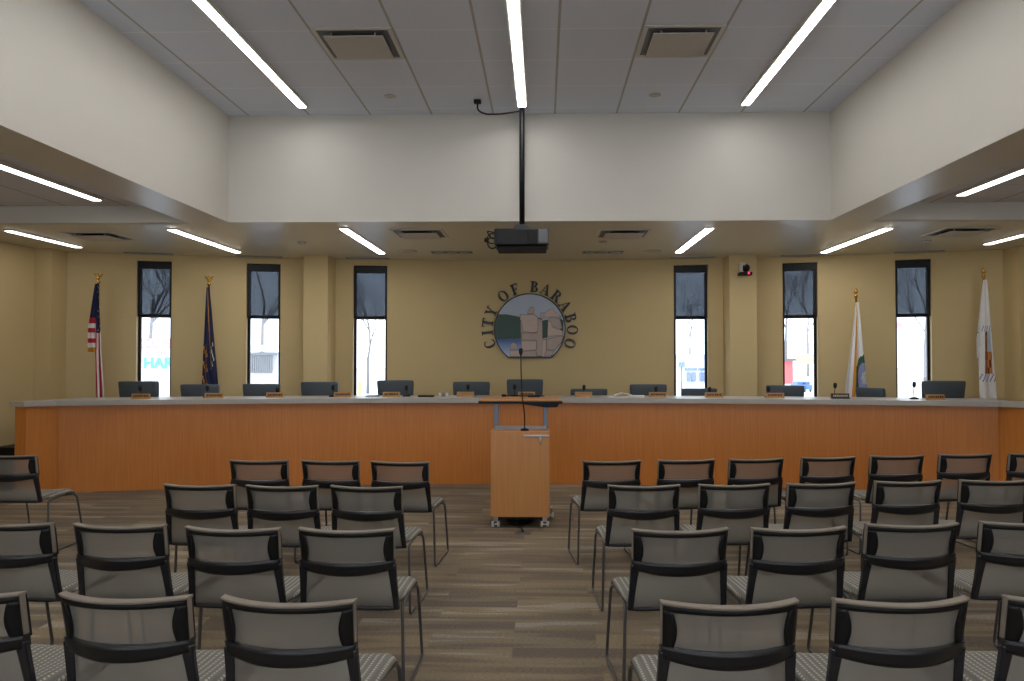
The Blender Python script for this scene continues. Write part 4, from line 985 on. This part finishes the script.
# pale building outside window 4
t = thing('pale_building', 'pale building with dark windows outside the window right of the emblem', 'building', (0, 0, 0))
opx('wall', None, None, 60, [(660, 730, 358, 392)], G['bl'], 8, t); opx('roof', None, None, 59.5, [(658, 733, 354.5, 358)], G['roof'], 9, t)
opx('window_band', None, None, 59.8, [(685, 697, 368, 370.5), (699, 707, 368, 370.5)], G['win'], .19, t)
for k, (a, b) in enumerate(((687, 690), (691.5, 696), (700, 704.5))): opx('window', None, None, 59.8, [(a, b, 372.5, 381)], G['win'], .19, t)
p = at(681.5, 367, Y=30); t = thing('street_lamp', 'thin street lamp outside the window right of the emblem', 'street lamp', (p.x, 30, -.4))
bm = B(); tube(bm, [(0, 0, 0), (0, 0, p.z + .4)], .04, 8); obj('pole', bm, G['win'], t)
bm = B(); rbox(bm, -.12, .12, -.1, .1, p.z + .4, p.z + .6, .03); obj('lamp_head', bm, G['win'], t)
# window 5: red shed, yellow fence, cars
t = thing('red_shed', 'small red shed outside the fifth window', 'shed', (0, 0, 0)); opx('wall', None, None, 50, [(785.5, 793, 361, 384)], G['redb'], 3, t); opx('roof', None, None, 49.7, [(784, 796, 358.5, 361)], G['slat'], 3.5, t)
opx('yellow_barrier', 'yellow barrier outside the fifth window', 'barrier', 56, [(797, 822, 354, 364), (798, 799, 364, 380), (820, 821, 364, 380)], G['yel'], .3)
for px, nm in ((797.5, 'left'), (804.5, 'right')):
    p = at(px, 374.5, Y=45); t = thing('parked_car', '%s of two blue cars parked outside the fifth window' % nm, 'car', (p.x, 45, -.4))
    z = max(p.z + .4, .0); bm = B(); rbox(bm, -.19, .19, -.8, .8, .15, .42, .05); rbox(bm, -.15, .15, -.5, .5, .4, .6, .05); obj('body', bm, G['car'], t)
    bm = B()
    for sx in (-.16, .16):
        for sy in (-.5, .5): tube(bm, [(sx - .03, sy, .12), (sx + .03, sy, .12)], .12, 12)
    obj('wheel', bm, G['slat'], t); t.scale = (1.0, 1, 1)
# window 6 sign
t = thing('white_sign_board', 'white board with pink stripes outside the rightmost window', 'sign', (0, 0, 0))
opx('board', None, None, 22, [(889, 911, 317, 368)], G['sign'], .1, t); opx('stripe', None, None, 21.9, [(892, 909, 322, 324), (895, 905, 326, 328)], G['pink'], .09, t)
bm = B(); p = at(899, 368, Y=22.05); tube(bm, [(p.x, 22.05, -.4), (p.x, 22.05, p.z)], .05, 8); obj('post', bm, G['conc'], t)
p = at(915, 330, Y=21); bm = B(); tube(bm, [(p.x, 21, -.4), (p.x, 21, p.z)], .04, 8); tag(obj('white_post', bm, G['sign']), 'thin white post outside the rightmost window', 'post')
p = at(359.5, 394, Y=18); bm = B(); tube(bm, [(p.x, 18, -.4), (p.x, 18, p.z + .28)], .045, 10); tag(obj('yellow_bollard', bm, G['yel']), 'yellow bollard outside the window left of the emblem', 'bollard')
# bare trees
def tree(label, x, y, h, seed):
    rnd = random.Random(seed); t = thing('bare_tree', label, 'tree', (x, y, -.4), 0, 'bare winter trees outside')
    bm = B()
    def br(p, d, ln, r, n):
        q = p + d * ln; mid = p + d * ln * .5 + Vector((rnd.uniform(-1, 1), rnd.uniform(-1, 1), 0)) * ln * .06
        tube(bm, [p, mid, q], r, 5, False, [r, r * .85, r * .65])
        if n > 0:
            for _ in range(rnd.choice((2, 3, 3))):
                a = Vector((rnd.uniform(-1, 1), rnd.uniform(-1, 1), rnd.uniform(-.1, .9)))
                br(q if rnd.random() < .6 else mid, (d * .9 + a * .75).normalized(), ln * rnd.uniform(.62, .85), r * .6, n - 1)
    b2 = B(); tube(b2, [(0, 0, 0), (0, 0, h * .28)], .1, 8, True, [h * .013, h * .010]); obj('trunk', b2, G['bark'], t)
    br(Vector((0, 0, h * .26)), Vector((.05, 0, 1)).normalized(), h * .22, h * .009, 6)
    obj('branches', bm, G['bark'], t)
for k, (px, Y, h, nm) in enumerate(((150, 32, 9, 'leftmost window'), (178, 38, 10, 'leftmost window, right side'), (262, 34, 9, 'second window'), (236, 40, 10, 'second window, left side'), (368, 42, 7, 'third window'),
                                    (690, 75, 10, 'fourth window'), (786, 70, 12, 'fifth window'), (808, 80, 12, 'fifth window, right side'), (925, 45, 9, 'rightmost window'))):
    tree('bare winter tree seen through the ' + nm, at(px, 357, Y=Y).x, Y, h, 11 + k)

# ------------------------------------------------------------------ sky, colour
w = bpy.data.worlds.new('overcast'); SC.world = w; w.use_nodes = True; nt = w.node_tree
bg = nt.nodes['Background']; tc = N(nt, 'ShaderNodeTexCoord'); no = N(nt, 'ShaderNodeTexNoise'); no.inputs['Scale'].default_value = 2.5; L(nt, tc.outputs['Generated'], no.inputs['Vector'])
cr = N(nt, 'ShaderNodeValToRGB'); cr.color_ramp.elements[0].color = (.78, .86, 1, 1); cr.color_ramp.elements[1].color = (.95, .97, 1, 1); L(nt, no.outputs['Fac'], cr.inputs[0]); L(nt, cr.outputs[0], bg.inputs[0])
bg.inputs[1].default_value = 3.0
vs = SC.view_settings; SC.display_settings.display_device = 'sRGB'; vs.view_transform = 'Standard'; vs.look = 'None'; vs.exposure = .18; vs.gamma = 1; vs.use_curve_mapping = False
